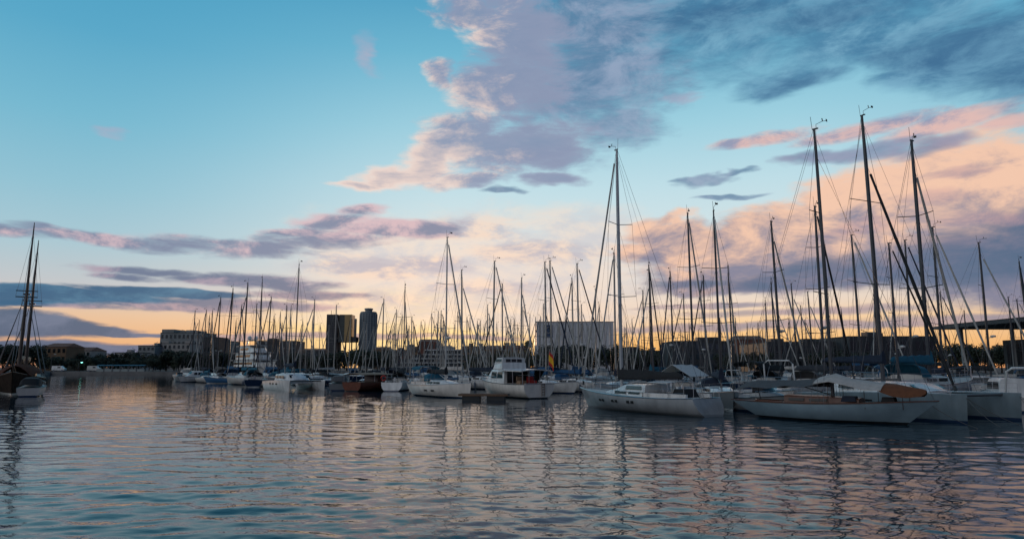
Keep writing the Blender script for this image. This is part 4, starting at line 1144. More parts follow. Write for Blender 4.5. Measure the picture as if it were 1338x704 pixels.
BERTHS = [
    (29.24, 53.02, -0.713, 12.75, 'dark', 'sailing yacht whose dark tall mast is second to the right of the big catamaran'),
    (36.74, 61.07, 0.54, 24.34, 'dark', 'sailing yacht whose dark tall mast is fifth to the right of the big catamaran'),
    (29.84, 66.36, 0.61, 19.26, 'dark', 'sailing yacht whose dark tall mast is first to the left of the classic sloop'),
    (14.35, 69.72, 1.072, 13.7, 'dark', 'sailing yacht whose dark tall mast is third to the right of the big white sloop'),
    (43.79, 70.96, -0.996, 17.74, 'dark', 'sailing yacht whose dark tall mast is sixth to the right of the big catamaran'),
    (28.67, 73.74, 0.659, 19.37, 'dark', 'sailing yacht whose dark tall mast is fourth to the right of the grey-hulled yacht'),
    (11.76, 73.88, -2.205, 15.45, 'pale', 'sailing yacht whose pale tall mast is first to the left of the big white sloop'),
    (58.33, 76.06, -2.084, 14.89, 'dark', 'sailing yacht whose dark tall mast is eleventh to the right of the big catamaran'),
    (3.37, 82.28, -0.733, 15.81, 'pale', 'sailing yacht whose pale tall mast is second to the right of the motor cruiser'),
    (24.29, 82.75, -2.464, 14.22, 'dark', 'sailing yacht whose dark tall mast is first to the right of the white-tented yacht'),
    (41.51, 82.91, -0.903, 19.24, 'dark', 'sailing yacht whose dark tall mast is first to the right of the classic sloop'),
    (7.65, 85.9, -0.682, 16.16, 'pale', 'sailing yacht whose pale tall mast is fifth to the right of the motor cruiser'),
    (49.5, 86.26, -0.867, 19.25, 'dark', 'sailing yacht whose dark tall mast is fourth to the right of the big catamaran'),
    (59.13, 86.61, 2.468, 10.27, 'dark', 'far yacht with a short mast, between the big catamaran and the right edge'),
    (55.17, 87.08, -0.932, 12.6, 'dark', 'sailing yacht whose dark tall mast is seventh to the right of the big catamaran'),
    (61.28, 89.03, -0.731, 19.48, 'dark', 'sailing yacht whose dark tall mast is eighth to the right of the big catamaran'),
    (-7.53, 89.61, -0.923, 10.23, 'pale', 'far yacht with a short mast, between the turquoise-canvas yacht and the motor cruiser'),
    (66.49, 91.01, -0.733, 12.42, 'dark', 'sailing yacht whose dark tall mast is ninth to the right of the big catamaran'),
    (68.9, 92.25, -0.766, 12.24, 'dark', 'sailing yacht whose dark tall mast is tenth to the right of the big catamaran'),
    (-3.67, 95.3, -0.691, 17.96, 'pale', 'sailing yacht whose pale tall mast is third to the right of the turquoise-canvas yacht'),
    (54.7, 95.32, -2.412, 13.52, 'dark', 'sailing yacht whose dark tall mast is third to the right of the big catamaran'),
    (30.92, 95.51, 1.063, 17.19, 'dark', 'sailing yacht whose dark tall mast is first to the right of the grey-hulled yacht'),
    (4.8, 99.3, -0.579, 18.66, 'pale', 'sailing yacht whose pale tall mast is third to the right of the motor cruiser'),
    (44.17, 100.48, 2.542, 12.24, 'dark', 'sailing yacht whose dark tall mast is third to the left of the classic sloop'),
    (55.05, 101.37, -2.26, 14.64, 'dark', 'sailing yacht whose dark tall mast is first to the right of the big catamaran'),
    (9.95, 102.23, -0.628, 12.43, 'pale', 'sailing yacht whose pale tall mast is fourth to the left of the big white sloop'),
    (25.28, 103.72, -2.225, 17.64, 'dark', 'sailing yacht whose dark tall mast is second to the left of the white-tented yacht'),
    (41.65, 107.55, -0.763, 12.79, 'dark', 'sailing yacht whose dark tall mast is fifth to the right of the grey-hulled yacht'),
    (-16.68, 107.73, -0.603, 10.98, 'pale', 'far yacht with a short mast, between the lifebuoy yacht and the turquoise-canvas yacht'),
    (46.69, 107.86, -1.062, 10.51, 'dark', 'far yacht with a short mast, between the grey-hulled yacht and the classic sloop'),
    (-8.87, 107.93, -0.652, 18.51, 'pale', 'sailing yacht whose pale tall mast is first to the right of the turquoise-canvas yacht'),
    (-4.59, 109.95, 2.505, 10.58, 'pale', 'far yacht with a short mast, between the turquoise-canvas yacht and the motor cruiser'),
    (48.68, 111.41, -1.012, 15.41, 'dark', 'sailing yacht whose dark tall mast is second to the left of the classic sloop'),
    (23.7, 112.25, -2.353, 18.6, 'dark', 'sailing yacht whose dark tall mast is second to the right of the big white sloop'),
    (0.88, 114.09, -1.08, 18.05, 'pale', 'sailing yacht whose pale tall mast is second to the left of the motor cruiser'),
    (41.47, 114.81, -1.042, 10.45, 'dark', 'far yacht with a short mast, between the grey-hulled yacht and the classic sloop'),
    (19.35, 114.96, 1.071, 10.36, 'pale', 'far yacht with a short mast, between the big white sloop and the white-tented yacht'),
    (56.63, 115.13, 0.988, 13.02, 'dark', 'far yacht with a short mast, between the classic sloop and the big catamaran'),
    (-35.69, 115.43, 2.426, 10.82, 'pale', 'far yacht with a short mast, between the white catamaran and the round tower'),
    (15.11, 117.62, -2.193, 16.51, 'pale', 'sailing yacht whose pale tall mast is third to the left of the big white sloop'),
    (-6.4, 117.63, -0.823, 10.97, 'pale', 'far yacht with a short mast, between the turquoise-canvas yacht and the motor cruiser'),
    (-25.29, 119.21, -2.103, 10.73, 'pale', 'far yacht with a short mast, between the round tower and the lifebuoy yacht'),
    (-47.06, 120.21, 2.484, 18.11, 'dark', 'sailing yacht whose dark tall mast is first to the left of the dark-hulled yacht'),
    (-32.17, 120.4, -2.184, 10.54, 'pale', 'far yacht with a short mast, between the white catamaran and the round tower'),
    (11.65, 121.26, -2.138, 18.9, 'pale', 'sailing yacht whose pale tall mast is fourth to the right of the motor cruiser'),
    (-17.3, 121.58, -0.638, 11.18, 'pale', 'far yacht with a short mast, between the lifebuoy yacht and the turquoise-canvas yacht'),
    (-14.07, 122.83, -0.688, 10.76, 'pale', 'far yacht with a short mast, between the lifebuoy yacht and the turquoise-canvas yacht'),
    (58.44, 122.95, -2.631, 12.42, 'dark', 'far yacht with a short mast, between the classic sloop and the big catamaran'),
    (47.74, 123.33, 0.972, 18.97, 'dark', 'sailing yacht whose dark tall mast is third to the right of the grey-hulled yacht'),
    (0.58, 123.43, -2.591, 11.72, 'pale', 'far yacht with a short mast, between the turquoise-canvas yacht and the motor cruiser'),
    (51.77, 123.47, 0.972, 10.05, 'dark', 'far yacht with a short mast, between the grey-hulled yacht and the classic sloop'),
    (6.5, 124.11, -2.134, 10.41, 'pale', 'far yacht with a short mast, between the motor cruiser and the big white sloop'),
    (-35.84, 124.91, -2.291, 15.43, 'pale', 'sailing yacht whose pale tall mast is first to the right of the white catamaran'),
    (-0.71, 127.08, -2.606, 18.66, 'pale', 'sailing yacht whose pale tall mast is third to the left of the motor cruiser'),
    (-12.62, 127.24, 2.332, 12.44, 'pale', 'far yacht with a short mast, between the lifebuoy yacht and the turquoise-canvas yacht'),
    (43.1, 127.84, -2.589, 12.28, 'dark', 'far yacht with a short mast, between the grey-hulled yacht and the classic sloop'),
    (35.22, 128.35, 0.646, 10.08, 'dark', 'far yacht with a short mast, between the white-tented yacht and the grey-hulled yacht'),
    (-44.78, 128.84, -0.892, 13.41, 'dark', 'far yacht with a short mast, between the dark-hulled yacht and the white catamaran'),
    (-25.0, 131.19, -0.548, 11.53, 'pale', 'far yacht with a short mast, between the round tower and the lifebuoy yacht'),
    (-1.23, 131.49, 0.628, 10.55, 'pale', 'far yacht with a short mast, between the turquoise-canvas yacht and the motor cruiser'),
    (54.34, 131.88, -0.922, 19.28, 'dark', 'sailing yacht whose dark tall mast is fourth to the left of the classic sloop'),
    (-9.31, 132.13, -0.881, 12.72, 'pale', 'far yacht with a short mast, between the turquoise-canvas yacht and the motor cruiser'),
    (9.82, 132.22, -2.297, 11.57, 'pale', 'far yacht with a short mast, between the motor cruiser and the big white sloop'),
    (14.2, 132.28, -2.211, 11.89, 'pale', 'far yacht with a short mast, between the motor cruiser and the big white sloop'),
    (22.81, 133.25, 2.15, 10.9, 'pale', 'far yacht with a short mast, between the big white sloop and the white-tented yacht'),
    (47.27, 133.7, -1.062, 10.79, 'dark', 'far yacht with a short mast, between the grey-hulled yacht and the classic sloop'),
    (-19.71, 133.98, -0.956, 10.94, 'pale', 'far yacht with a short mast, between the lifebuoy yacht and the turquoise-canvas yacht'),
    (27.73, 135.93, 2.38, 18.59, 'dark', 'sailing yacht whose dark tall mast is first to the right of the big white sloop'),
    (-61.04, 136.01, -0.917, 14.29, 'dark', 'far yacht with a short mast, between the two-masted wooden ship and the dark-hulled yacht'),
    (6.33, 136.22, -2.646, 13.16, 'pale', 'far yacht with a short mast, between the motor cruiser and the big white sloop'),
    (-7.41, 137.12, -0.873, 11.6, 'pale', 'far yacht with a short mast, between the turquoise-canvas yacht and the motor cruiser'),
    (-45.37, 137.51, 2.484, 15.64, 'dark', 'sailing yacht whose dark tall mast is second to the left of the white catamaran'),
    (35.88, 138.75, -0.858, 12.04, 'dark', 'far yacht with a short mast, between the big white sloop and the white-tented yacht'),
    (30.06, 139.0, -0.747, 11.94, 'dark', 'far yacht with a short mast, between the big white sloop and the white-tented yacht'),
    (-57.98, 139.21, 2.186, 19.39, 'dark', 'sailing yacht whose dark tall mast is second to the right of the two-masted wooden ship'),
    (-13.45, 139.66, -2.121, 10.94, 'pale', 'far yacht with a short mast, between the lifebuoy yacht and the turquoise-canvas yacht'),
    (58.47, 139.91, -2.439, 12.88, 'dark', 'far yacht with a short mast, between the grey-hulled yacht and the classic sloop'),
    (5.66, 141.29, -2.547, 13.39, 'pale', 'far yacht with a short mast, between the motor cruiser and the big white sloop'),
    (-6.25, 142.51, -0.562, 16.15, 'pale', 'sailing yacht whose pale tall mast is second to the right of the turquoise-canvas yacht'),
    (-26.94, 144.11, 2.438, 17.59, 'pale', 'sailing yacht whose pale tall mast is first to the right of the round tower'),
    (55.1, 144.54, -2.075, 17.29, 'dark', 'sailing yacht whose dark tall mast is second to the right of the grey-hulled yacht'),
    (-7.29, 146.54, -0.621, 10.87, 'pale', 'far yacht with a short mast, between the turquoise-canvas yacht and the motor cruiser'),
    (-1.89, 146.58, -0.657, 13.81, 'pale', 'far yacht with a short mast, between the turquoise-canvas yacht and the motor cruiser'),
    (19.41, 146.85, -2.091, 16.52, 'pale', 'sailing yacht whose pale tall mast is second to the left of the big white sloop'),
    (-15.47, 147.25, -2.527, 15.11, 'pale', 'far yacht with a short mast, between the lifebuoy yacht and the turquoise-canvas yacht'),
    (39.06, 147.34, 2.3, 19.13, 'dark', 'sailing yacht whose dark tall mast is first to the left of the white-tented yacht'),
    (0.4, 148.83, -0.692, 12.33, 'pale', 'far yacht with a short mast, between the turquoise-canvas yacht and the motor cruiser'),
    (48.34, 149.22, -1.027, 14.54, 'dark', 'far yacht with a short mast, between the grey-hulled yacht and the classic sloop'),
    (-22.7, 149.89, -2.452, 10.94, 'pale', 'far yacht with a short mast, between the lifebuoy yacht and the turquoise-canvas yacht'),
    (-53.83, 150.36, 2.449, 18.74, 'dark', 'sailing yacht whose dark tall mast is second to the right of the dark-hulled yacht'),
    (4.63, 150.39, 2.65, 14.73, 'pale', 'far yacht with a short mast, between the motor cruiser and the big white sloop'),
    (29.01, 151.24, -2.285, 10.99, 'dark', 'far yacht with a short mast, between the big white sloop and the white-tented yacht'),
    (-65.8, 152.2, 2.382, 18.77, 'dark', 'sailing yacht whose dark tall mast is first to the right of the two-masted wooden ship'),
    (57.78, 152.79, 2.545, 12.12, 'dark', 'far yacht with a short mast, between the grey-hulled yacht and the classic sloop'),
    (16.68, 154.35, -2.529, 12.41, 'pale', 'far yacht with a short mast, between the motor cruiser and the big white sloop'),
    (-12.64, 155.2, -2.35, 12.73, 'pale', 'far yacht with a short mast, between the turquoise-canvas yacht and the motor cruiser'),
    (26.71, 155.33, -2.336, 11.45, 'pale', 'far yacht with a short mast, between the big white sloop and the white-tented yacht'),
    (-26.81, 155.48, -0.93, 12.22, 'pale', 'far yacht with a short mast, between the round tower and the lifebuoy yacht'),
    (-4.71, 155.79, -2.088, 14.77, 'pale', 'far yacht with a short mast, between the turquoise-canvas yacht and the motor cruiser'),
    (-8.06, 156.29, -2.31, 10.15, 'pale', 'far yacht with a short mast, between the turquoise-canvas yacht and the motor cruiser'),
    (11.49, 156.89, -2.239, 15.14, 'pale', 'far yacht with a short mast, between the motor cruiser and the big white sloop'),
    (41.4, 157.19, -2.425, 10.77, 'dark', 'far yacht with a short mast, between the big white sloop and the white-tented yacht'),
    (-34.02, 157.46, -2.168, 13.61, 'pale', 'far yacht with a short mast, between the round tower and the lifebuoy yacht'),
    (-42.6, 158.52, 1.013, 17.67, 'pale', 'sailing yacht whose pale tall mast is first to the left of the round tower'),
    (-16.79, 158.52, 0.677, 13.01, 'pale', 'far yacht with a short mast, between the lifebuoy yacht and the turquoise-canvas yacht'),
    (-64.59, 158.81, -0.83, 17.46, 'dark', 'sailing yacht whose dark tall mast is second to the left of the dark-hulled yacht'),
    (37.46, 159.55, -2.423, 13.44, 'dark', 'far yacht with a short mast, between the big white sloop and the white-tented yacht'),
    (1.01, 161.62, 2.622, 14.68, 'pale', 'far yacht with a short mast, between the turquoise-canvas yacht and the motor cruiser'),
    (49.46, 161.67, -1.063, 14.72, 'dark', 'far yacht with a short mast, between the white-tented yacht and the grey-hulled yacht'),
    (57.44, 162.77, -2.571, 13.58, 'dark', 'far yacht with a short mast, between the grey-hulled yacht and the classic sloop'),
    (-10.78, 163.01, -0.789, 14.88, 'pale', 'far yacht with a short mast, between the turquoise-canvas yacht and the motor cruiser'),
    (-28.31, 163.74, 2.582, 11.68, 'pale', 'far yacht with a short mast, between the round tower and the lifebuoy yacht'),
    (26.23, 164.74, -0.866, 11.23, 'pale', 'far yacht with a short mast, between the big white sloop and the white-tented yacht'),
    (6.55, 164.92, -0.731, 18.4, 'pale', 'sailing yacht whose pale tall mast is first to the right of the motor cruiser'),
    (36.28, 165.33, 1.068, 10.02, 'dark', 'far yacht with a short mast, between the big white sloop and the white-tented yacht'),
    (-50.13, 167.55, -1.036, 15.58, 'pale', 'far yacht with a short mast, between the white catamaran and the round tower'),
    (-55.85, 167.96, -1.013, 18.09, 'pale', 'sailing yacht whose pale tall mast is first to the left of the white catamaran'),
    (-8.14, 168.11, 2.079, 12.72, 'pale', 'far yacht with a short mast, between the turquoise-canvas yacht and the motor cruiser'),
    (58.07, 168.5, -2.254, 11.29, 'dark', 'far yacht with a short mast, between the grey-hulled yacht and the classic sloop'),
    (-27.07, 168.86, 2.33, 16.06, 'pale', 'far yacht with a short mast, between the lifebuoy yacht and the turquoise-canvas yacht'),
    (39.82, 170.54, -0.945, 14.14, 'dark', 'far yacht with a short mast, between the big white sloop and the white-tented yacht'),
    (-66.34, 170.96, 0.889, 19.13, 'dark', 'sailing yacht whose dark tall mast is first to the right of the dark-hulled yacht'),
    (12.27, 171.02, 2.064, 14.37, 'pale', 'far yacht with a short mast, between the motor cruiser and the big white sloop'),
    (-81.86, 171.7, -0.724, 17.27, 'dark', 'far yacht with a short mast, between the two-masted wooden ship and the dark-hulled yacht'),
    (-18.97, 172.1, -0.593, 17.32, 'pale', 'far yacht with a short mast, between the lifebuoy yacht and the turquoise-canvas yacht'),
    (-5.7, 172.12, 2.3, 15.7, 'pale', 'far yacht with a short mast, between the turquoise-canvas yacht and the motor cruiser'),
    (-34.79, 172.48, -2.273, 13.38, 'pale', 'far yacht with a short mast, between the round tower and the lifebuoy yacht'),
    (21.28, 173.66, -2.644, 14.52, 'pale', 'far yacht with a short mast, between the motor cruiser and the big white sloop'),
    (30.65, 175.1, -0.945, 15.36, 'pale', 'far yacht with a short mast, between the big white sloop and the white-tented yacht'),
    (-79.74, 175.92, 2.426, 17.95, 'dark', 'far yacht with a short mast, between the two-masted wooden ship and the dark-hulled yacht'),
    (44.82, 176.08, 2.596, 12.9, 'dark', 'far yacht with a short mast, between the big white sloop and the white-tented yacht'),
    (-4.55, 176.58, -0.808, 14.37, 'pale', 'far yacht with a short mast, between the turquoise-canvas yacht and the motor cruiser'),
    (2.02, 176.91, -0.758, 18.71, 'pale', 'sailing yacht whose pale tall mast is first to the left of the motor cruiser'),
    (-42.48, 178.52, 2.319, 16.33, 'pale', 'far yacht with a short mast, between the white catamaran and the round tower'),
    (13.27, 179.16, -0.535, 16.56, 'pale', 'far yacht with a short mast, between the motor cruiser and the big white sloop'),
    (52.13, 179.52, -2.105, 12.97, 'dark', 'far yacht with a short mast, between the white-tented yacht and the grey-hulled yacht'),
    (37.83, 180.25, -2.428, 14.83, 'dark', 'far yacht with a short mast, between the big white sloop and the white-tented yacht'),
    (-22.42, 181.31, -0.701, 17.25, 'pale', 'far yacht with a short mast, between the lifebuoy yacht and the turquoise-canvas yacht'),
    (-14.09, 182.88, -0.862, 12.38, 'pale', 'far yacht with a short mast, between the turquoise-canvas yacht and the motor cruiser'),
    (14.51, 183.27, -0.503, 12.37, 'pale', 'far yacht with a short mast, between the motor cruiser and the big white sloop'),
    (47.25, 183.44, 2.496, 11.9, 'dark', 'far yacht with a short mast, between the big white sloop and the white-tented yacht'),
    (1.71, 184.21, 2.376, 15.77, 'pale', 'far yacht with a short mast, between the turquoise-canvas yacht and the motor cruiser'),
    (-31.06, 184.68, -2.269, 18.66, 'pale', 'far yacht with a short mast, between the round tower and the lifebuoy yacht'),
    (20.26, 184.94, -0.75, 14.39, 'pale', 'far yacht with a short mast, between the motor cruiser and the big white sloop'),
    (-8.47, 185.12, -0.581, 14.62, 'pale', 'far yacht with a short mast, between the turquoise-canvas yacht and the motor cruiser'),
    (-66.62, 187.02, -0.873, 17.05, 'dark', 'far yacht with a short mast, between the dark-hulled yacht and the white catamaran'),
    (-85.96, 189.44, -0.741, 17.46, 'dark', 'far yacht with a short mast, between the two-masted wooden ship and the dark-hulled yacht'),
    (-59.36, 191.33, 0.796, 15.7, 'pale', 'far yacht with a short mast, between the white catamaran and the round tower'),
    (-33.12, 194.71, -2.482, 15.75, 'pale', 'far yacht with a short mast, between the round tower and the lifebuoy yacht'),
    (-81.22, 196.83, -1.061, 16.67, 'dark', 'far yacht with a short mast, between the two-masted wooden ship and the dark-hulled yacht'),
    (-21.73, 197.03, -0.762, 16.74, 'pale', 'far yacht with a short mast, between the lifebuoy yacht and the turquoise-canvas yacht'),
    (-92.66, 201.44, -2.315, 17.0, 'dark', 'far yacht with a short mast, between the two-masted wooden ship and the dark-hulled yacht'),
    (-70.93, 201.79, -2.125, 16.69, 'dark', 'far yacht with a short mast, between the dark-hulled yacht and the white catamaran'),
    (-36.23, 202.56, -0.544, 14.98, 'pale', 'far yacht with a short mast, between the round tower and the lifebuoy yacht'),
    (-59.34, 206.38, -0.789, 15.94, 'pale', 'far yacht with a short mast, between the white catamaran and the round tower'),
    (-26.21, 207.0, -2.138, 16.67, 'pale', 'far yacht with a short mast, between the lifebuoy yacht and the turquoise-canvas yacht'),
    (-71.14, 210.72, -2.232, 16.75, 'dark', 'far yacht with a short mast, between the dark-hulled yacht and the white catamaran'),
    (-30.39, 213.37, -2.251, 16.79, 'pale', 'far yacht with a short mast, between the lifebuoy yacht and the turquoise-canvas yacht'),
    (-45.4, 219.48, -0.952, 15.27, 'pale', 'far yacht with a short mast, between the round tower and the lifebuoy yacht'),
    (-100.73, 220.81, -2.475, 14.88, 'dark', 'far yacht with a short mast, between the two-masted wooden ship and the dark-hulled yacht'),
    (-36.09, 222.81, -0.766, 16.99, 'pale', 'far yacht with a short mast, between the lifebuoy yacht and the turquoise-canvas yacht'),
    (-72.15, 230.0, 2.13, 15.66, 'pale', 'far yacht with a short mast, between the white catamaran and the round tower'),
    (-35.23, 234.23, -2.204, 17.16, 'pale', 'far yacht with a short mast, between the lifebuoy yacht and the turquoise-canvas yacht'),
    (-40.32, 234.53, -2.231, 15.29, 'pale', 'far yacht with a short mast, between the round tower and the lifebuoy yacht'),
    (-36.47, 245.79, -2.407, 17.22, 'pale', 'far yacht with a short mast, between the lifebuoy yacht and the turquoise-canvas yacht'),
    (-22.54, 246.63, 2.259, 17.09, 'pale', 'far yacht with a short mast, between the turquoise-canvas yacht and the motor cruiser'),
    (-83.12, 246.91, -1.05, 17.03, 'dark', 'far yacht with a short mast, between the dark-hulled yacht and the white catamaran'),
    (-44.25, 250.56, -2.382, 17.3, 'pale', 'far yacht with a short mast, between the round tower and the lifebuoy yacht'),
    (-104.11, 255.14, 0.685, 16.81, 'dark', 'far yacht with a short mast, between the two-masted wooden ship and the dark-hulled yacht'),
    (-20.27, 257.89, 2.337, 15.13, 'pale', 'far yacht with a short mast, between the turquoise-canvas yacht and the motor cruiser'),
    (-42.2, 259.92, 0.509, 17.15, 'pale', 'far yacht with a short mast, between the lifebuoy yacht and the turquoise-canvas yacht'),
]


# ------------------------------------------------------------------ yachts in the berths behind: one of each kind is built, the rest are copies
def proto_set(dark):
    m = ALUD if dark else mat('lit mast alloy', (.36, .34, .31), .45, .35, var=.15)  # lit and shaded versions of one alloy, light put into the colour
    P = []
    for i, (hm, cv, jb, hd, bm, rad, ns, fr) in enumerate((
            (WHITE, CV_NAVY, SAILC, CV_NAVY, None, False, 2, 1.0), (WHITE, CV_BLUE, CV_NAVY, CV_BLUE, CV_BLUE, True, 2, 1.0),
            (OLDWHITE, CV_CREAM, SAILC, CV_CREAM, None, False, 1, .88), (NAVY, CV_BLACK, SAILC, CV_BLACK, CV_BLACK, True, 2, .93),
            (WHITE, CV_GREY, CV_BLACK, CV_GREY, None, True, 3, 1.0), (OLDWHITE, CV_TEAL, SAILC, CV_TEAL, None, False, 2, .9))):
        P.append(dict(L=11.5, B=3.55, H=16.0, hullm=hm, stripe=NAVY if hm is not NAVY else WHITE, cover=cv, jib=jb, hood=hd, bim=bm, radar=rad,
                      nspread=ns, frac=fr, mastm=m, seed=20 + i, jibr=.09, mastr=.115, arch=(i == 4), dinghy=(i == 1)))
    return P


PROTO = {}
prng = random.Random(5)
for x, y, hd, H, tone, lab in BERTHS:
    rich = y < 105
    k = prng.randrange(6)
    key = (tone, rich, k)
    grp = THICK.get(lab, 'sailing yachts with tall masts behind the front row')
    if key not in PROTO:
        sp = proto_set(tone == 'dark')[k]
        if not rich: sp.update(bim=None, arch=False, dinghy=False, radar=False, mastr=.125, jibr=.10)
        r, _ = yacht(lab, rich=rich, group=grp, **sp)
        bpy.context.view_layer.update()
        s = H / 16.0
        r.location = (x, y, 0); r.rotation_euler = (R(prng.gauss(0, .5)), R(prng.gauss(0, .6)), hd); r.scale = (s, s, s)
        PROTO[key] = r
    else:
        d = dup(PROTO[key], (x, y, 0), hd, H / 16.0, lab, grp)
        d.rotation_euler = (R(prng.gauss(0, .5)), R(prng.gauss(0, .6)), hd)


# ------------------------------------------------------------------ the city behind the harbour
def X_at(px, d): return (px - 669.0) / 886.0 * d
def Z_at(py, d): return CAM_H + (479.8 - py) / 886.0 * d


def facade_mat(name, wall, glass, fw, fh, rough=.7, win=.55, lit=0.0):
    """wall with rows of windows as a surface pattern, for blocks too far off to show single panes"""
    if name in MATS: return MATS[name]
    m = bpy.data.materials.new(name); m.use_nodes = True
    nt = m.node_tree; b = nt.nodes['Principled BSDF']; b.inputs['Roughness'].default_value = rough
    tcn = nt.nodes.new('ShaderNodeTexCoord'); sp = nt.nodes.new('ShaderNodeSeparateXYZ'); nt.links.new(tcn.outputs['Object'], sp.inputs[0])
    ad = nt.nodes.new('ShaderNodeMath'); ad.operation = 'ADD'; nt.links.new(sp.outputs[0], ad.inputs[0]); nt.links.new(sp.outputs[1], ad.inputs[1])
    cb = nt.nodes.new('ShaderNodeCombineXYZ'); nt.links.new(ad.outputs[0], cb.inputs[0]); nt.links.new(sp.outputs[2], cb.inputs[1])
    br = nt.nodes.new('ShaderNodeTexBrick'); nt.links.new(cb.outputs[0], br.inputs['Vector'])
    br.offset = 0.0; br.inputs['Scale'].default_value = 1.0
    br.inputs['Brick Width'].default_value = fw; br.inputs['Row Height'].default_value = fh
    br.inputs['Mortar Size'].default_value = min(fw, fh) * (1 - win) * .5
    br.inputs['Mortar Smooth'].default_value = 0.0
    br.inputs['Color1'].default_value = (*glass, 1); br.inputs['Color2'].default_value = (*[v * 1.9 for v in glass], 1)
    br.inputs['Mortar'].default_value = (*wall, 1)
    no = nt.nodes.new('ShaderNodeTexNoise'); no.inputs['Scale'].default_value = .09; nt.links.new(tcn.outputs['Object'], no.inputs['Vector'])
    mx = nt.nodes.new('ShaderNodeMix'); mx.data_type = 'RGBA'; mx.blend_type = 'MULTIPLY'; mx.inputs[0].default_value = .5
    nt.links.new(br.outputs[0], mx.inputs[6]); nt.links.new(no.outputs[0], mx.inputs[7]); nt.links.new(mx.outputs[2], b.inputs['Base Color'])
    MATS[name] = m
    return m


ROOF = mat('flat roof felt', (.05, .05, .052), .9, var=.3, vscale=.2)
TILE = mat('clay roof tiles', (.20, .085, .05), .8, var=.3, vscale=.5)
STONE = mat('ochre render', (.19, .12, .07), .85, var=.25, vscale=.15)
PALE = mat('pale render', (.36, .34, .32), .85, var=.2, vscale=.12)
CONCR = mat('weathered concrete facade', (.25, .265, .265), .85, var=.3, vscale=.1)
DARKW = mat('dark cladding', (.028, .032, .038), .6, var=.3, vscale=.15)
BRICK = mat('red brick wall', (.16, .06, .04), .85, var=.25, vscale=.3)
WINM = mat('dark window glass', (.010, .014, .018), .12, spec=.6)


def block(name, label, px0, px1, ytop, d, depth, wall, rows=3, cols=6, roof=ROOF, gable=False, rz=0.0, cat='building', zbase=1.2, wfrac=(.5, .5), extra=True, win=WINM, group=None):
    """a building whose lit face stands at distance d; windows are parts set into the front"""
    x0, x1, zt = X_at(px0, d), X_at(px1, d), Z_at(ytop, d)
    w = x1 - x0; h = zt - zbase
    t = thing(name, label, cat, ((x0 + x1) / 2, d + depth / 2, zbase), rz, group)
    b = MB(); b.box((0, 0, h / 2), (w, depth, h))
    wl = b.build('wall', wall, t, smooth=False)
    r = MB()
    if gable:
        r.add([(-w / 2 - .3, -depth / 2 - .3, h), (w / 2 + .3, -depth / 2 - .3, h), (w / 2 + .3, depth / 2 + .3, h), (-w / 2 - .3, depth / 2 + .3, h), (-w / 2 + 1, 0, h + depth * .14), (w / 2 - 1, 0, h + depth * .14)],
              [(3, 2, 1, 0), (0, 1, 5, 4), (1, 2, 5), (2, 3, 4, 5), (3, 0, 4)])
    else:
        r.box((0, 0, h + .2), (w + .3, depth + .3, .4))
    ro = r.build('roof', roof, t, smooth=False)
    if extra and not gable:
        rr = random.Random(label)
        for k in range(2 if w > 12 else 1):
            q = MB(); q.box((rr.uniform(-.38, .38) * w, rr.uniform(-.2, .2) * depth, h + .4 + .9), (min(5, w * .2), min(4, depth * .4), 1.8)); q.build('roof_hut', wall, ro, smooth=False)
        q = MB(); q.tube([(rr.uniform(-.4, .4) * w, 0, h + .4), (rr.uniform(-.4, .4) * w, 0, h + 3.4)], .12, 4); q.build('antenna', BLACKP, ro)
    me = None
    for i in range(rows):
        for j in range(cols):
            ww, hh = w / cols * wfrac[0], h / rows * wfrac[1]
            px, pz = -w / 2 + (j + .5) * w / cols, h * (i + .52) / rows
            if me is None:
                q = MB(); q.box((0, 0, 0), (ww, .16, hh)); o = q.build('window', win, t, smooth=False); me = o.data
            else:
                o = bpy.data.objects.new('window', me); COL.objects.link(o); o.parent = t
            o.location = (px, -depth / 2 - .03, pz)
    return t


# left shore
block('waterfront_house', 'ochre waterfront house behind the two-masted wooden ship', 52, 84, 453, 330, 14, STONE, 3, 5, TILE, True)
block('waterfront_house', 'paler low house right of the ochre waterfront house', 86, 116, 458, 350, 14, PALE, 3, 5, TILE, True)
block('apartment_block', 'low pale block among the trees left of the long grey block', 148, 176, 461, 430, 18, PALE, 3, 5)
block('apartment_block', 'flat-topped grey-green block left of the long grey block', 178, 200, 452, 470, 18, CONCR, 4, 4)
block('apartment_block', 'long white low block under the foot of the long grey block', 199, 246, 449, 480, 16, PALE, 4, 8)
lb_ = block('office_block', 'long grey concrete block with stepped roof above the left trees', 206, 262, 435, 560, 26, CONCR, 5, 10)
hgt = Z_at(435, 560)
for a, b_, yt in ((206, 222, 430.5), (238, 248, 431.5)):
    q = MB(); z = Z_at(yt, 560); cx = (X_at(a, 560) + X_at(b_, 560)) / 2 - X_at(234, 560)
    q.box((cx, -2, (hgt + z) / 2 - 1.2 + .3), (X_at(b_, 560) - X_at(a, 560), 18, z - hgt)); q.build('roof_storey', CONCR, lb_, smooth=False)
block('apartment_block', 'dark narrow block right against the long grey block', 263, 282, 441, 520, 20, DARKW, 4, 4)
block('apartment_block', 'dim slab between the dark narrow block and the white superyacht', 284, 300, 446, 620, 18, CONCR, 4, 4)
block('apartment_block', 'low dark block above the upper decks of the white superyacht', 332, 384, 446, 420, 20, DARKW, 2, 9)

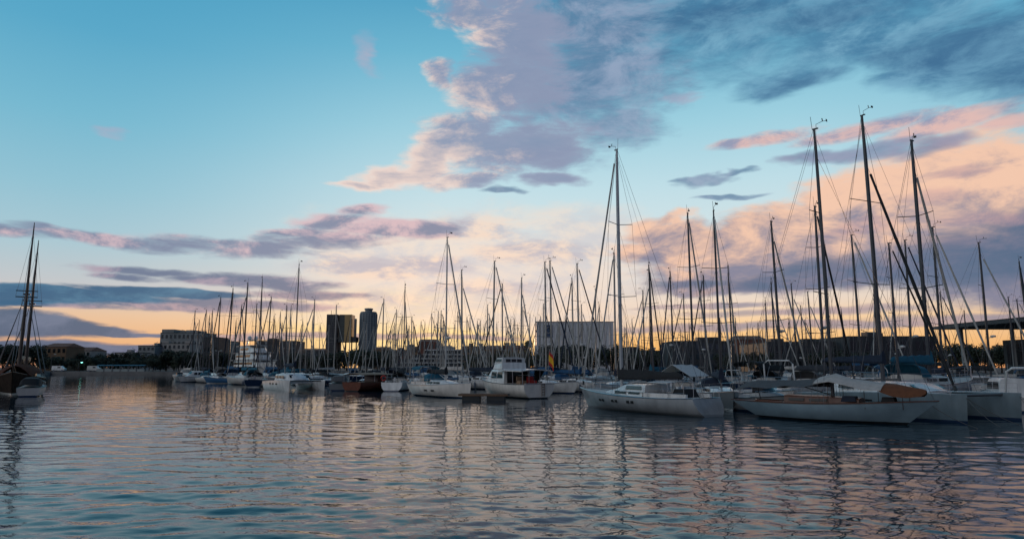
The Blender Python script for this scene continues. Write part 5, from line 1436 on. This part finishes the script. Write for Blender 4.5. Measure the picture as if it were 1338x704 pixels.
# the two towers, far off
D_T = 900
tw = thing('slab_tower', 'dark slab tower with a glass half tinted as if reflecting the sunset, left of the round tower', 'tower', (X_at(445, D_T), D_T, 1.2))
fm_dark = facade_mat('dark tower facade', (.085, .085, .09), (.022, .024, .03), 2.4, 3.2)
fm_gold = mat('sunset-tinted glass', (.30, .20, .09), .25, .5, var=.35, vscale=.05)  # the sunset's gold reflection is painted into the glass colour
fm_green = facade_mat('green glass facade', (.05, .06, .055), (.02, .03, .03), 2.2, 3.2, rough=.3)
h1 = Z_at(411, D_T) - 1.2
x_ = lambda p: X_at(p, D_T) - X_at(445, D_T)
q = MB(); q.box(((x_(426) + x_(440)) / 2, 6, h1 / 2), (x_(440) - x_(426), 26, h1)); q.build('dark_slab', fm_dark, tw, smooth=False)
zb = Z_at(447, D_T) - 1.2
q = MB(); q.box(((x_(442) + x_(449)) / 2, 6, (h1 + zb) / 2), (x_(449) - x_(442), 20, h1 - zb)); q.build('green_slab', fm_green, tw, smooth=False)
q = MB(); q.box(((x_(449) + x_(458)) / 2, 6, (h1 + zb) / 2), (x_(458) - x_(449), 20, h1 - zb), rz=.0); q.build('golden_slab', fm_gold, tw, smooth=False)
q = MB(); q.box(((x_(440) + x_(464)) / 2, 6, (zb + Z_at(440, D_T) - 1.2) / 2), (x_(464) - x_(440), 16, Z_at(440, D_T) - 1.2 - zb)); q.build('link_block', fm_dark, tw, smooth=False)
q = MB(); q.box((x_(461), 6, (h1 + zb) / 2 - 2), (2.2, 6, h1 - zb - 6)); q.build('stair_tower', PALE, tw, smooth=False)
for p in (441, 449, 457, 463):
    q = MB(); q.box((x_(p), 6, zb / 2), (1.1, 3, zb)); q.build('pillar', fm_dark, tw, smooth=False)
q = MB(); q.tube([(x_(430), 0, h1), (x_(430), 0, h1 + 6)], .3, 5); q.build('antenna', BLACKP, tw)

rt = thing('round_tower', 'round blue-grey tower block with rounded top, the tallest on the skyline', 'tower', (X_at(476, D_T), D_T + 16, 1.2))
h2_ = Z_at(406, D_T) - 1.2; rad = (X_at(487.5, D_T) - X_at(464.5, D_T)) / 2
q = MB(); q.lathe([(rad, 0), (rad, h2_ - 2.5), (rad * .94, h2_ - .6), (rad * .86, h2_)], (0, 0, 0), 20); q.build('shaft', facade_mat('round tower facade', (.20, .23, .25), (.05, .065, .08), 2.3, 3.1, win=.5), rt, angle=30)
for k in range(20):
    a = 2 * math.pi * k / 20 + .157
    q = MB(); q.box((rad * 1.0 * math.cos(a), rad * 1.0 * math.sin(a), h2_ / 2 - 1), (.7, 1.1, h2_ - 4), rz=a); q.build('rib', mat('tower rib', (.24, .27, .29), .8), rt, smooth=False)
q = MB(); q.lathe([(rad * .42, 0), (rad * .42, 2.4), (rad * .5, 2.6), (rad * .5, 4.6), (rad * .3, 5.0)], (0, 0, h2_), 14); q.build('crown', CONCR, rt)

# roofs along the middle of the skyline
mid = [(488, 508, 456, 640, STONE, 'reddish low roofs just right of the round tower', True), (507, 530, 457.5, 560, BRICK, 'brown block left of the terraced white building', False),
       (530, 548, 453, 600, STONE, 'tan block above the left end of the terraced white building', False), (546, 572, 446.5, 520, BRICK, 'tan house with a tall roof above the terraced white building', True),
       (584, 604, 457, 430, PALE, 'pale block right of the terraced white building', False), (604, 632, 453, 400, STONE, 'ochre block left of the yellow-lit roof', False),
       (632, 656, 456, 380, STONE, 'tan block behind the turquoise-canvas yacht', True), (656, 690, 452, 420, BRICK, 'brick block with a yellow lamp on its roof edge', False),
       (388, 424, 458, 700, DARKW, 'dark low roofs left of the slab tower', True)]
for a, b_, yt, d, m_, lab, gb_ in mid:
    block('apartment_block', lab, a, b_, yt, d, 16, m_, 3, 5, TILE if gb_ else ROOF, gb_)
# red banner and hoarding, small lamps are further down

# terraced white building by the water
tb = thing('terraced_building', 'terraced white waterfront building with stacked glazed balconies behind the turquoise-canvas yacht', 'building', (X_at(558, 285), 292, 1.2))
W_ = X_at(602, 285) - X_at(514, 285)
WH2 = mat('white concrete slab', (.62, .62, .62), .7, var=.12, vscale=.2)
fl = 5
for k in range(fl):
    ind = [0, 0, 2.2, 7.0, 12.0][k]; z = 1.75 * k
    q = MB(); q.box((ind / 2, 3, z + .55 + .6), (W_ - ind - .8, 9, 1.45)); q.build('glazing', WINM, tb, smooth=False)
    q = MB(); q.box((ind / 2, 2.2, z + .25), (W_ - ind, 11.6, .34)); q.build('floor_slab', WH2, tb, smooth=False)
    n = int((W_ - ind) / 3.4)
    for j in range(n + 1):
        q = MB(); q.box((-W_ / 2 + ind + j * (W_ - ind) / n * .995 + .1, -1.9, z + 1.05), (.2, .6, 1.3)); q.build('balcony_post', WH2, tb, smooth=False)
q = MB(); q.box((6.0, 3, 1.75 * fl + .5), (W_ - 13.0, 10, .4)); q.build('roof', WH2, tb, smooth=False)
q = MB(); q.box((6.5, 3, 1.75 * fl + 1.5), (6, 5, 1.7)); q.build('roof_hut', PALE, tb, smooth=False)

# white superyacht
sy = thing('superyacht', 'big white superyacht with stacked decks and dark window bands behind the masts', 'motor yacht')
hs2 = Hull(40, 8.4, (5.0, 3.4, 2.6), bow=5.0, stern=1.0, transom=.85, depth=.8, full=2.3)
hs2.build(sy, WHITE, NAVY, stations=17)
for k, (a, b_, w, z) in enumerate(((-14, 12, 3.7, 3.2), (-13, 8.5, 3.4, 5.7), (-10, 4.5, 2.9, 8.1))):
    c = MB(); trunk(c, [(a, w, w * .97, z, z + 2.1), (b_ - 4, w, w * .93, z, z + 2.1), (b_, w * .8, w * .5, z, z + .9)]); dk = c.build('deckhouse', WHITE, sy)
    q = MB(); q.box(((a + b_) / 2 - 2.4, 0, z + 2.25), (b_ - a + 1.5, w * 2.12, .22)); q.build('deck_overhang', WHITE, dk, smooth=False)
    for sd in (-1, 1):
        q = MB(); wall_panel(q, a + 1, b_ - 4.5, z + .75, z + 1.55, sd, w, w, lean=.05); q.build('window_band', GLASS, dk)
    q = MB(); q.box((a - .03, 0, z + 1.1), (.1, w * 1.7, 1.5)); q.build('aft_doors', GLASS, dk, smooth=False)
    q = MB(); q.sheet([[(b_ - 1.0, -w * .62, z + 1.15), (b_ - 1.0, w * .62, z + 1.15)], [(b_ - 3.1, -w * .74, z + 1.85), (b_ - 3.1, w * .74, z + 1.85)]], .12); q.build('windscreen', GLASS, dk)
c = MB(); c.tube([(-4, -2.2, 10.4), (-5, -1.6, 12.4), (-5, 1.6, 12.4), (-4, 2.2, 10.4)], .3, 6); c.tube([(-5, 0, 12.4), (-5.6, 0, 16)], .12, 6); c.build('radar_mast', WHITE, sy)
for y in (-1.1, 1.1):
    c = MB(); c.lathe([(.2, 0), (.75, .35), (.75, .8), (.4, 1.25), (.02, 1.4)], (-5, y, 12.5), 10); c.build('satellite_dome', WHITE, sy)
place(sy, X_at(334, 232), 232, math.radians(-52))

# big white box of the leisure centre and its sign
lc = thing('leisure_centre', 'huge plain white box building behind the dark trees, blue panel at its left', 'building', (X_at(752, 360), 375, 1.2))
wl_, ht_ = X_at(803, 360) - X_at(701, 360), Z_at(421, 360) - 1.2
q = MB(); q.box((0, 0, ht_ / 2), (wl_, 30, ht_)); q.build('wall', mat('white metal cladding', (.64, .63, .64), .5, var=.08, vscale=.05), lc, smooth=False)
for k in range(13):
    q = MB(); q.box((-wl_ / 2 + (k + .5) * wl_ / 13, -15.1, ht_ / 2), (.16, .22, ht_ - .6)); q.build('cladding_seam', mat('cladding seam', (.22, .22, .24), .6), lc, smooth=False)
q = MB(); q.box((0, 0, ht_ + .25), (wl_ + .4, 30.4, .5)); q.build('roof', PALE, lc, smooth=False)
sx_ = X_at(717, 360) - X_at(752, 360); sz_ = Z_at(432.5, 360) - 1.2
q = MB(); q.box((sx_, -15.2, sz_), (4.2, .5, 6.6)); sg = q.build('sign_panel', mat('sign blue', (.03, .06, .13), .4), lc, smooth=False)
pts = [(sx_ + 1.1 * math.cos(a), -15.52, sz_ + .5 + 1.6 * math.sin(a)) for a in [math.radians(40 + 28 * i) for i in range(11)]]
q = MB(); q.tube(pts, .2, 5); q.tube([pts[-1], (pts[-1][0], -15.52, sz_ + .5), (sx_ + .2, -15.52, sz_ + .5)], .2, 5); q.build('sign_emblem', PALE, sg)

# right-hand side
block('office_block', 'slate-dark flat block with a paler top storey between the tall masts', 882, 961, 446.5, 262, 22, DARKW, 3, 9, win=mat('dim blue glass', (.03, .045, .06), .1, spec=.8))
block('brick_house', 'low red-brown house right of the slate-dark flat block', 965, 1004, 443.5, 300, 14, BRICK, 2, 5, TILE, True)
block('warehouse', 'long dark warehouse along the quay behind the classic sloop', 1004, 1112, 447.5, 246, 30, DARKW, 2, 14)
block('warehouse', 'taller dark hall with skylight strip beside the long dark warehouse', 1112, 1226, 440.5, 236, 30, DARKW, 2, 12)
block('warehouse', 'low dark shed behind the white-tented yacht', 806, 880, 459, 300, 20, DARKW, 1, 8)

# canopy at the right edge
cp = thing('canopy_building', 'dark pavilion with a thin flat overhanging roof on columns at the right', 'building', (104, 102, 1.35))
q = MB(); q.box((0, 0, 9.2), (44, 58, .55)); rf = q.build('roof', mat('dark roof edge', (.05, .055, .06), .6, var=.2), cp, smooth=False)
q = MB(); q.box((0, 0, 9.62), (42, 56, .28)); q.build('roof_deck', ROOF, rf, smooth=False)
q = MB(); q.box((3, 0, 3.3), (32, 46, 6.6)); wl = q.build('wall', DARKW, cp, smooth=False)
for j in range(5):
    for i in range(2):
        q = MB(); q.box((-18.5 + i * 37, -26 + 13 * j, 4.5), (.45, .45, 8.9)); q.build('column', CONCR, cp, smooth=False)
for j in range(7):
    q = MB(); q.box((-13.05, -20 + 6.6 * j, 4.0), (.14, 4.8, 3.6)); q.build('window', WINM, wl, smooth=False)
WARM = mat('warm lamp glow', (.8, .5, .2), .5, emit=((1.0, .42, .14), 5.0))
YEL = mat('yellow lamp glow', (.8, .6, .2), .5, emit=((1.0, .55, .12), 8.0))
TEALL = mat('green-white lamp glow', (.3, .8, .7), .5, emit=((.25, .9, .75), 4.0))
for j, (yy, zz) in enumerate(((-8.0, 2.3), (-7.0, 3.1), (-8.9, 3.3), (-6.4, 2.2))):
    q = MB(); q.box((-13.25, yy, zz), (.2, .42, .34)); q.build('lit_lamp', WARM, wl, smooth=False)


# ------------------------------------------------------------------ street lamps, palm, stalls
def lamp(label, px, d, h, arms=1, glow=None):
    t = thing('street_lamp', label, 'street lamp', (X_at(px, d), d, 1.35))
    q = MB(); q.tube([(0, 0, 0), (0, 0, h)], [.13, .08], 6); q.build('post', OLDWHITE if arms == 2 else ALUD, t)
    for sd in ((-1, 1) if arms == 2 else (1,)):
        q = MB(); q.tube([(0, 0, h - .15), (sd * 1.0, 0, h + .1)], .05, 5); ar = q.build('arm', OLDWHITE if arms == 2 else ALUD, t)
        q = MB(); q.lathe([(.1, .12), (.42, .05), (.36, -.16), (.05, -.2)], (sd * 1.2, 0, h + .12), 8); q.build('lamp_head', glow or OLDWHITE, ar)
    return t


lamp('white double-armed street lamp right of the dark narrow block', 284, 284, 8.5, 2)
lamp('street lamp glowing green-white on the left quay', 102, 279, 3.6, 1, TEALL)
lamp('dark street lamp on the quay by the ochre house', 66, 284, 7.0)
lamp('dark street lamp on the quay right of the motor cruiser', 737, 262, 9.0, 1)
lamp('lamp glowing yellow above the brick block', 668, 300, 9.2, 1, YEL)
pm = thing('palm_tree', 'lone palm tree with a small crown standing over the motor cruiser', 'palm', (X_at(690, 285), 285, 1.35))
q = MB(); hz_ = Z_at(446, 285) - 1.35
q.tube([(.5, 0, 0), (.3, 0, hz_ * .5), (0, 0, hz_)], [.3, .22, .2], 7); q.build('trunk', mat('palm trunk', (.10, .075, .05), .9, var=.3), pm)
q = MB(); r_ = random.Random(8)
for k in range(46):
    a = r_.uniform(0, 6.28); e = r_.uniform(-1.0, 1.1); ln = r_.uniform(1.7, 2.5)
    pts = []
    for i in range(5):
        s = i / 4
        pts.append(Vector((math.cos(a) * ln * s * math.cos(e * .7), math.sin(a) * ln * s * math.cos(e * .7), hz_ + ln * (math.sin(e) * s - .75 * s * s))))
    sd_ = Vector((-math.sin(a), math.cos(a), 0))
    vs = []
    for i, p in enumerate(pts):
        w = .34 * math.sin(math.pi * (.12 + .86 * i / 4)); vs += [p - sd_ * w, p + sd_ * w]
    q.add(vs, [(2 * i, 2 * i + 1, 2 * i + 3, 2 * i + 2) for i in range(4)])
q.build('crown', mat('palm fronds', (.045, .06, .025), .7, var=.3), pm)

for k in range(6):
    px = 133 + 10.5 * k; d = 274.5
    t = thing('market_stall', ['turquoise canvas stall at the left end of the quay row', 'second stall from the left in the turquoise quay row', 'third stall from the left in the turquoise quay row',
                               'third stall from the right in the turquoise quay row', 'second stall from the right in the turquoise quay row', 'turquoise canvas stall at the right end of the quay row'][k], 'stall',
              (X_at(px, d), d, 1.35), 0, 'turquoise stalls on the left quay')
    q = MB(); q.sheet([[(x, -1.4, 2.35), (x, 0, 2.75), (x, 1.4, 2.35)] for x in (-1.5, 0, 1.5)], .05); q.build('awning', CV_TEAL, t)
    q = MB(); q.box((0, -.9, .5), (2.6, .7, 1.0)); q.build('counter', mat('pale board', (.30, .34, .33), .7), t, smooth=False)
    for sx2 in (-1.4, 1.4):
        for sy2 in (-1.3, 1.3): MB().tube([(sx2, sy2, 0), (sx2, sy2, 2.36)], .04, 5).build('post', STEEL, t)

# parked vans on the left quay
def van(label, px, d, col_):
    t = thing('parked_van', label, 'van', (X_at(px, d), d, 1.35), math.radians(4))
    q = MB(); q.loft([[(x, -.95 * k, .45), (x, -.95 * k, 1.2), (x, -.82 * k, zt), (x, .82 * k, zt), (x, .95 * k, 1.2), (x, .95 * k, .45)] for x, k, zt in ((-2.5, .97, 2.2), (-2.3, 1, 2.3), (1.0, 1, 2.3), (1.7, .98, 1.45), (2.4, .93, 1.25), (2.5, .9, 1.1))]); b = q.build('body', col_, t)
    for x in (-1.6, 1.6):
        for sd in (-1, 1):
            q = MB(); q.loft([[(x + .34 * math.cos(a), sd * yy, .34 + .34 * math.sin(a)) for a in [2 * math.pi * i / 12 for i in range(12)]] for yy in (.78, .98)]); q.build('wheel', RUBBER, t)
    q = MB(); q.box((.35, -.93, 1.65), (1.0, .08, .5)); q.build('side_window', GLASS, t, smooth=False)
    return t


van('white van parked on the left quay beside the wooden ship', 77, 281, WHITE)
van('pale van parked on the quay left of the turquoise stalls', 123, 281, OLDWHITE)


# ------------------------------------------------------------------ trees
BARK = mat('bark', (.045, .035, .028), .9, var=.3)
def leaf_mat(name, c): return mat(name, c, .75, var=.45, vscale=.9)
LEAF = [leaf_mat('dark evergreen leaves', (.030, .042, .024)), leaf_mat('olive leaves', (.050, .058, .026)), leaf_mat('autumn leaves', (.13, .085, .022))]


def make_tree(label, kind, h, r, seed):
    rr = random.Random(seed)
    t = thing('leafy_tree', label, 'tree')
    q = MB(); th = h * .42
    q.tube([(0, 0, -.2), (.1, 0, th * .5), (0, .1, th)], [.28, .22, .16], 6)
    ends = []
    for k in range(6):
        a = k * 1.05 + rr.random(); e = Vector((math.cos(a) * r * .6, math.sin(a) * r * .6, th + h * rr.uniform(.12, .36)))
        q.tube([(0, .1, th * .8), (e.x * .5, e.y * .5, th + (e.z - th) * .6), e], [.12, .08, .04], 5); ends.append(e)
    q.build('trunk', BARK, t)
    c = MB(); vs = []; fs = []
    cl = []
    for k in range(17):
        a = rr.uniform(0, 6.28); ra = r * rr.uniform(.15, .78)
        cl.append((Vector((math.cos(a) * ra, math.sin(a) * ra, h * rr.uniform(.22, .86) - ra * .2)), r * rr.uniform(.26, .46)))
    cl.append((Vector((0, 0, h * .68)), r * .6))
    for ctr, cr_ in cl:
        for _ in range(64):
            d = Vector((rr.gauss(0, 1), rr.gauss(0, 1), rr.gauss(0, 1))).normalized()
            p = ctr + d * cr_ * rr.uniform(.55, 1.08) ; p.z = max(p.z, h * .04)
            n = (d + Vector((rr.uniform(-.7, .7), rr.uniform(-.7, .7), rr.uniform(-.3, .9)))).normalized()
            u = n.orthogonal().normalized(); u = (Matrix.Rotation(rr.uniform(0, 6.28), 3, n) @ u); w = n.cross(u)
            s = rr.uniform(.22, .46) * (1 + .02 * h)
            b = len(vs); vs += [p - u * s, p + w * s * .6, p + u * s, p - w * s * .6]; fs.append((b, b + 1, b + 2, b + 3))
    c.add(vs, fs); c.build('crown', LEAF[kind], t, smooth=False)
    return t


TREES = [  # left edge of run, right edge, top, distance, count, kind, label
    (-60, 52, 447, 300, 10, 0, 'dark tree behind the two-masted wooden ship'),
    (52, 130, 464, 292, 8, 0, 'dark low tree on the left quay before the waterfront houses'),
    (48, 150, 459, 345, 8, 0, 'dark tree standing farther back, behind the ochre waterfront house'),
    (150, 262, 460, 350, 9, 0, 'dark tree farther back, below the white low block'),
    (130, 205, 464, 300, 8, 0, 'dark tree behind the turquoise stalls'),
    (205, 262, 457, 305, 7, 0, 'dark round tree below the long grey block'),
    (262, 330, 459, 310, 7, 0, 'dark tree between the long grey block and the white superyacht'),
    (372, 432, 459, 320, 7, 0, 'dark tree between the white superyacht and the slab tower'),
    (432, 515, 455.5, 330, 10, 0, 'dark tree under the slab and round towers'),
    (604, 700, 460, 330, 9, 1, 'olive tree before the ochre and brick blocks'),
    (656, 690, 455, 345, 3, 2, 'yellowing tree below the yellow lamp'),
    (702, 806, 449, 300, 10, 0, 'dark tree before the huge white box building'),
    (806, 884, 455, 290, 7, 0, 'dark tree left of the slate-dark flat block'),
    (940, 1010, 458, 240, 6, 0, 'dark tree before the low red-brown house'),
    (1060, 1130, 455, 225, 5, 0, 'dark tree before the long dark warehouse'),
    (1230, 1330, 447, 190, 6, 0, 'dark tree beyond the canopy pavilion'),
]
TP = {}
trr = random.Random(77)
for a, b_, yt, d, n, kind, lab in TREES:
    for k in range(n):
        px = a + (k + .5 + trr.uniform(-.3, .3)) * (b_ - a) / n
        dd = d + trr.uniform(-6, 14)
        h = max(5.0, Z_at(yt + trr.uniform(-2.5, 4), dd) - 1.35)
        v = trr.randrange(4)
        key = (kind, v)
        loc = (X_at(px, dd), dd, 1.35); sc = h / 10.0; wx = sc * trr.uniform(.95, 1.25)
        grp = 'trees, each a ' + lab
        if key not in TP:
            TP[key] = make_tree(lab, kind, 10.0, 4.4, 31 * kind + v); TP[key]['group'] = grp
            TP[key].location = loc; TP[key].scale = (wx, wx, sc); TP[key].rotation_euler = (0, 0, trr.uniform(0, 6))
            bpy.context.view_layer.update()
        else:
            dup(TP[key], loc, trr.uniform(0, 6), (wx, wx, sc), lab, grp)
